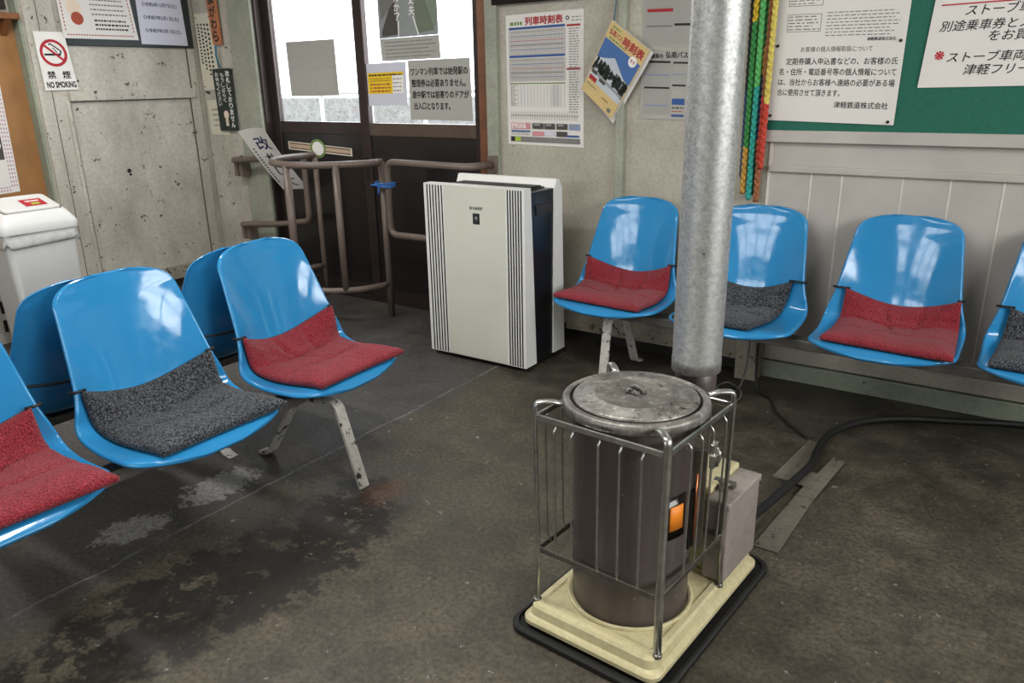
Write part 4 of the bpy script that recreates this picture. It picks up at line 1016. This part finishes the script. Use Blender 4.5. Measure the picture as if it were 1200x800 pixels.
s_.lines(.42, .33, .93, .37, 2, 'inkgrey', .2, .3, .04); s_.lines(.4, .43, .95, .56, 8, 'inkgrey', .28, .15, .03); s_.text('津軽鉄道株式会社', .72, .565, .93, .582, 'ink', bold=.02)
s_.text('お客様の個人情報取扱について', .22, .606, .77, .634, 'ink')
for k, (t, x0, x1) in enumerate((('定期券購入申込書などの、お客様の氏', .10, .95), ('名・住所・電話番号等の個人情報について', .05, .95), ('は、当社からお客様へ連絡の必要がある場', .05, .95), ('合に使用させて頂きます。', .05, .55))): s_.text(t, x0+.01, .664+.0545*k, x1+.015, .700+.0545*k, 'ink', bold=.008)
s_.text('津軽鉄道株式会社', .53, .888, .94, .922, 'ink', bold=.008)
nt = notice(s_, 'typed_notice', 'tall white typed notice pinned on the left of the green board', 'notice')
for a, b in ((.03, .60), (.965, .585), (.02, .975), (.955, .985)):
    p = s_.at(a, b, .001); mb = MB(); mb.lathe([(0, .005), (.0045, .004), (.006, .0), (.006, -.002), (0, -.002)], seg=14)
    for v in mb.b.verts: v.co = Vector((p.x+v.co.x, p.y-v.co.z, p.z+v.co.y))
    mb.build('push_pin', 'black', nt)
s_ = Sheet(PG, [(-.405, 1.78), (.34, 1.80), (.33, 1.212), (-.443, 1.204)], 'paper', off=.001, curl=.006)
def hand(t, a0, zc, ca=.051, hb=.060, wide=None):
    b = (1.79-zc)/.585; s_.text(t, a0, b-hb/2, a0+ca*(wide or len(t)), b+hb/2, 'ink', bold=.008, slant=.12)
hand('ストーブ列車', .06, 1.515); b_ = (1.79-1.482)/.585; s_.rect(.03, b_, .42, b_+.008, 'signred')
hand('ストーブ車両に乗車される方は', .136, 1.458); hand('別途乗車券とストーブ券', .045, 1.410); hand('をお買い求め下さい', .245, 1.372)
s_.text('※', .045, .79, .083, .84, 'signred', bold=.02); hand('ストーブ車両に連結している', .10, 1.306); hand('津軽フリーパスで乗車', .176, 1.263)
notice(s_, 'handwritten_notice', 'large white handwritten notice on the right of the green board', 'notice')

# ---------------------------------------------------------------- braided cords hanging left of the board
def braid(label, x0, x1, z1, depth, segs, r=.011):
    """segs: (z where the colour starts, colour) from the top down"""
    mb = MB(); zt = 1.85; n = int((zt-z1)/.008)
    def colour(z):
        c = segs[0][1]
        for zz, cc in segs:
            if z <= zz: c = cc
        return c
    for k in range(3):
        pts = []
        for i in range(n+1):
            z = zt-(zt-z1)*i/n; t = (zt-z)*78+k*2*PI/3
            x = x0-.022+(x1-x0+.016)*(zt-z)/(zt-z1)
            pts.append((x+r*.55*math.sin(t), BW-.035-depth+r*.45*math.sin(2*t), z))
        mb.tube(pts, r*.62, 6, mfun=lambda i, pts=pts: colour(pts[i][2]))
    return tag(mb.build('braided_cord', recalc=True), label, 'cord', 'braided cords hanging left of the board')
braid('blue braided cord hanging nearest the flue pipe', -1.040, -1.050, .86, .015, [(2, 'cord_black'), (1.2, 'cord_blue')], .010)
braid('braided cord, yellow then green then gold, second from the flue pipe', -1.018, -1.035, .795, .035, [(2, 'cord_yellow'), (1.46, 'cord_green'), (.985, 'cord_gold')])
braid('dull purple braided cord behind the green and teal ones', -1.0, -1.018, .86, .012, [(2, 'cord_copper'), (1.3, 'cord_purple')], .009)
braid('light green braided cord turning teal, hanging lowest in the middle', -.990, -1.008, .772, .040, [(2, 'cord_lightgreen'), (1.22, 'cord_teal')])
braid('braided cord, gold then navy then dark green, behind the teal one', -.972, -.990, .79, .022, [(2, 'cord_green'), (1.37, 'cord_gold'), (1.26, 'cord_blue'), (1.02, 'cord_copper'), (.93, 'cord_darkgreen')])
braid('copper-ended braided cord, orange red in its middle', -.956, -.976, .765, .040, [(2, 'cord_copper'), (1.18, 'cord_red'), (.93, 'cord_copper')])
braid('pale yellow braided cord next to the green board, red lower down', -.935, -.962, .90, .058, [(2, 'cord_pale'), (1.15, 'cord_red')], .010)

# ---------------------------------------------------------------- floor: hose, cover strips, cords
mb = MB(); mb.tube(bez([(.35, 3.235, .022), (.076, 3.205, .02), (-.137, 3.115, .02), (-.301, 3.04, .02), (-.429, 2.925, .02), (-.50, 2.763, .02), (-.505, 2.595, .022), (-.495, 2.47, .026), (-.512, 2.32, .028), (-.54, 2.12, .03), (-.55, 1.98, .05), (-.548, 1.90, .085)], 8), .0135, 10)
tag(mb.build('fuel_hose', 'black'), 'thick black hose curving across the floor from the wall to the stove', 'hose')
M['tape'] = painted('scuffed_grey_tape', '6e685d', '555046', '3a352e', .7, chipt=.6)
mb = MB()
for pts, dz in (([(-.518, 1.93), (-.448, 1.93), (-.438, 2.30), (-.490, 2.31)], .0), ([(-.492, 2.27), (-.436, 2.28), (-.412, 2.58), (-.452, 2.60)], .004), ([(-.59, 2.36), (-.53, 2.36), (-.50, 2.70), (-.56, 2.70)], .0), ([(-.54, 2.35), (-.46, 2.33), (-.455, 2.44), (-.535, 2.46)], .006)):
    mb.poly_prism([(x, y, .001+dz) for x, y in pts], (0, 0, .004))
tag(mb.build('cable_cover', 'tape'), 'scuffed grey strips stuck to the floor beside the black hose', 'cable cover')
mb = MB(); mb.tube(bez([(-.885, 3.10, .30), (-.882, 3.09, .12), (-.86, 3.06, .010), (-.79, 3.0, .006), (-.74, 2.90, .006), (-.70, 2.845, .006), (-.60, 2.74, .006), (-.57, 2.71, .008)], 8), .0055, 8)
tag(mb.build('power_cord', 'black'), 'thin black cord dropping behind the wall bench and running to the floor strips', 'cord')
mb = MB(); mb.tube(bez([(-.925, 3.12, .30), (-.925, 3.10, .10), (-.935, 3.04, .008), (-.97, 2.98, .007), (-1.02, 3.02, .006), (-.99, 3.08, .012), (-.91, 3.0, .012), (-.90, 2.90, .006), (-.97, 2.86, .006)], 8), .0045, 8)
tag(mb.build('power_cord', 'steelgrey'), 'coiled grey cord on the floor under the wall bench', 'cord')
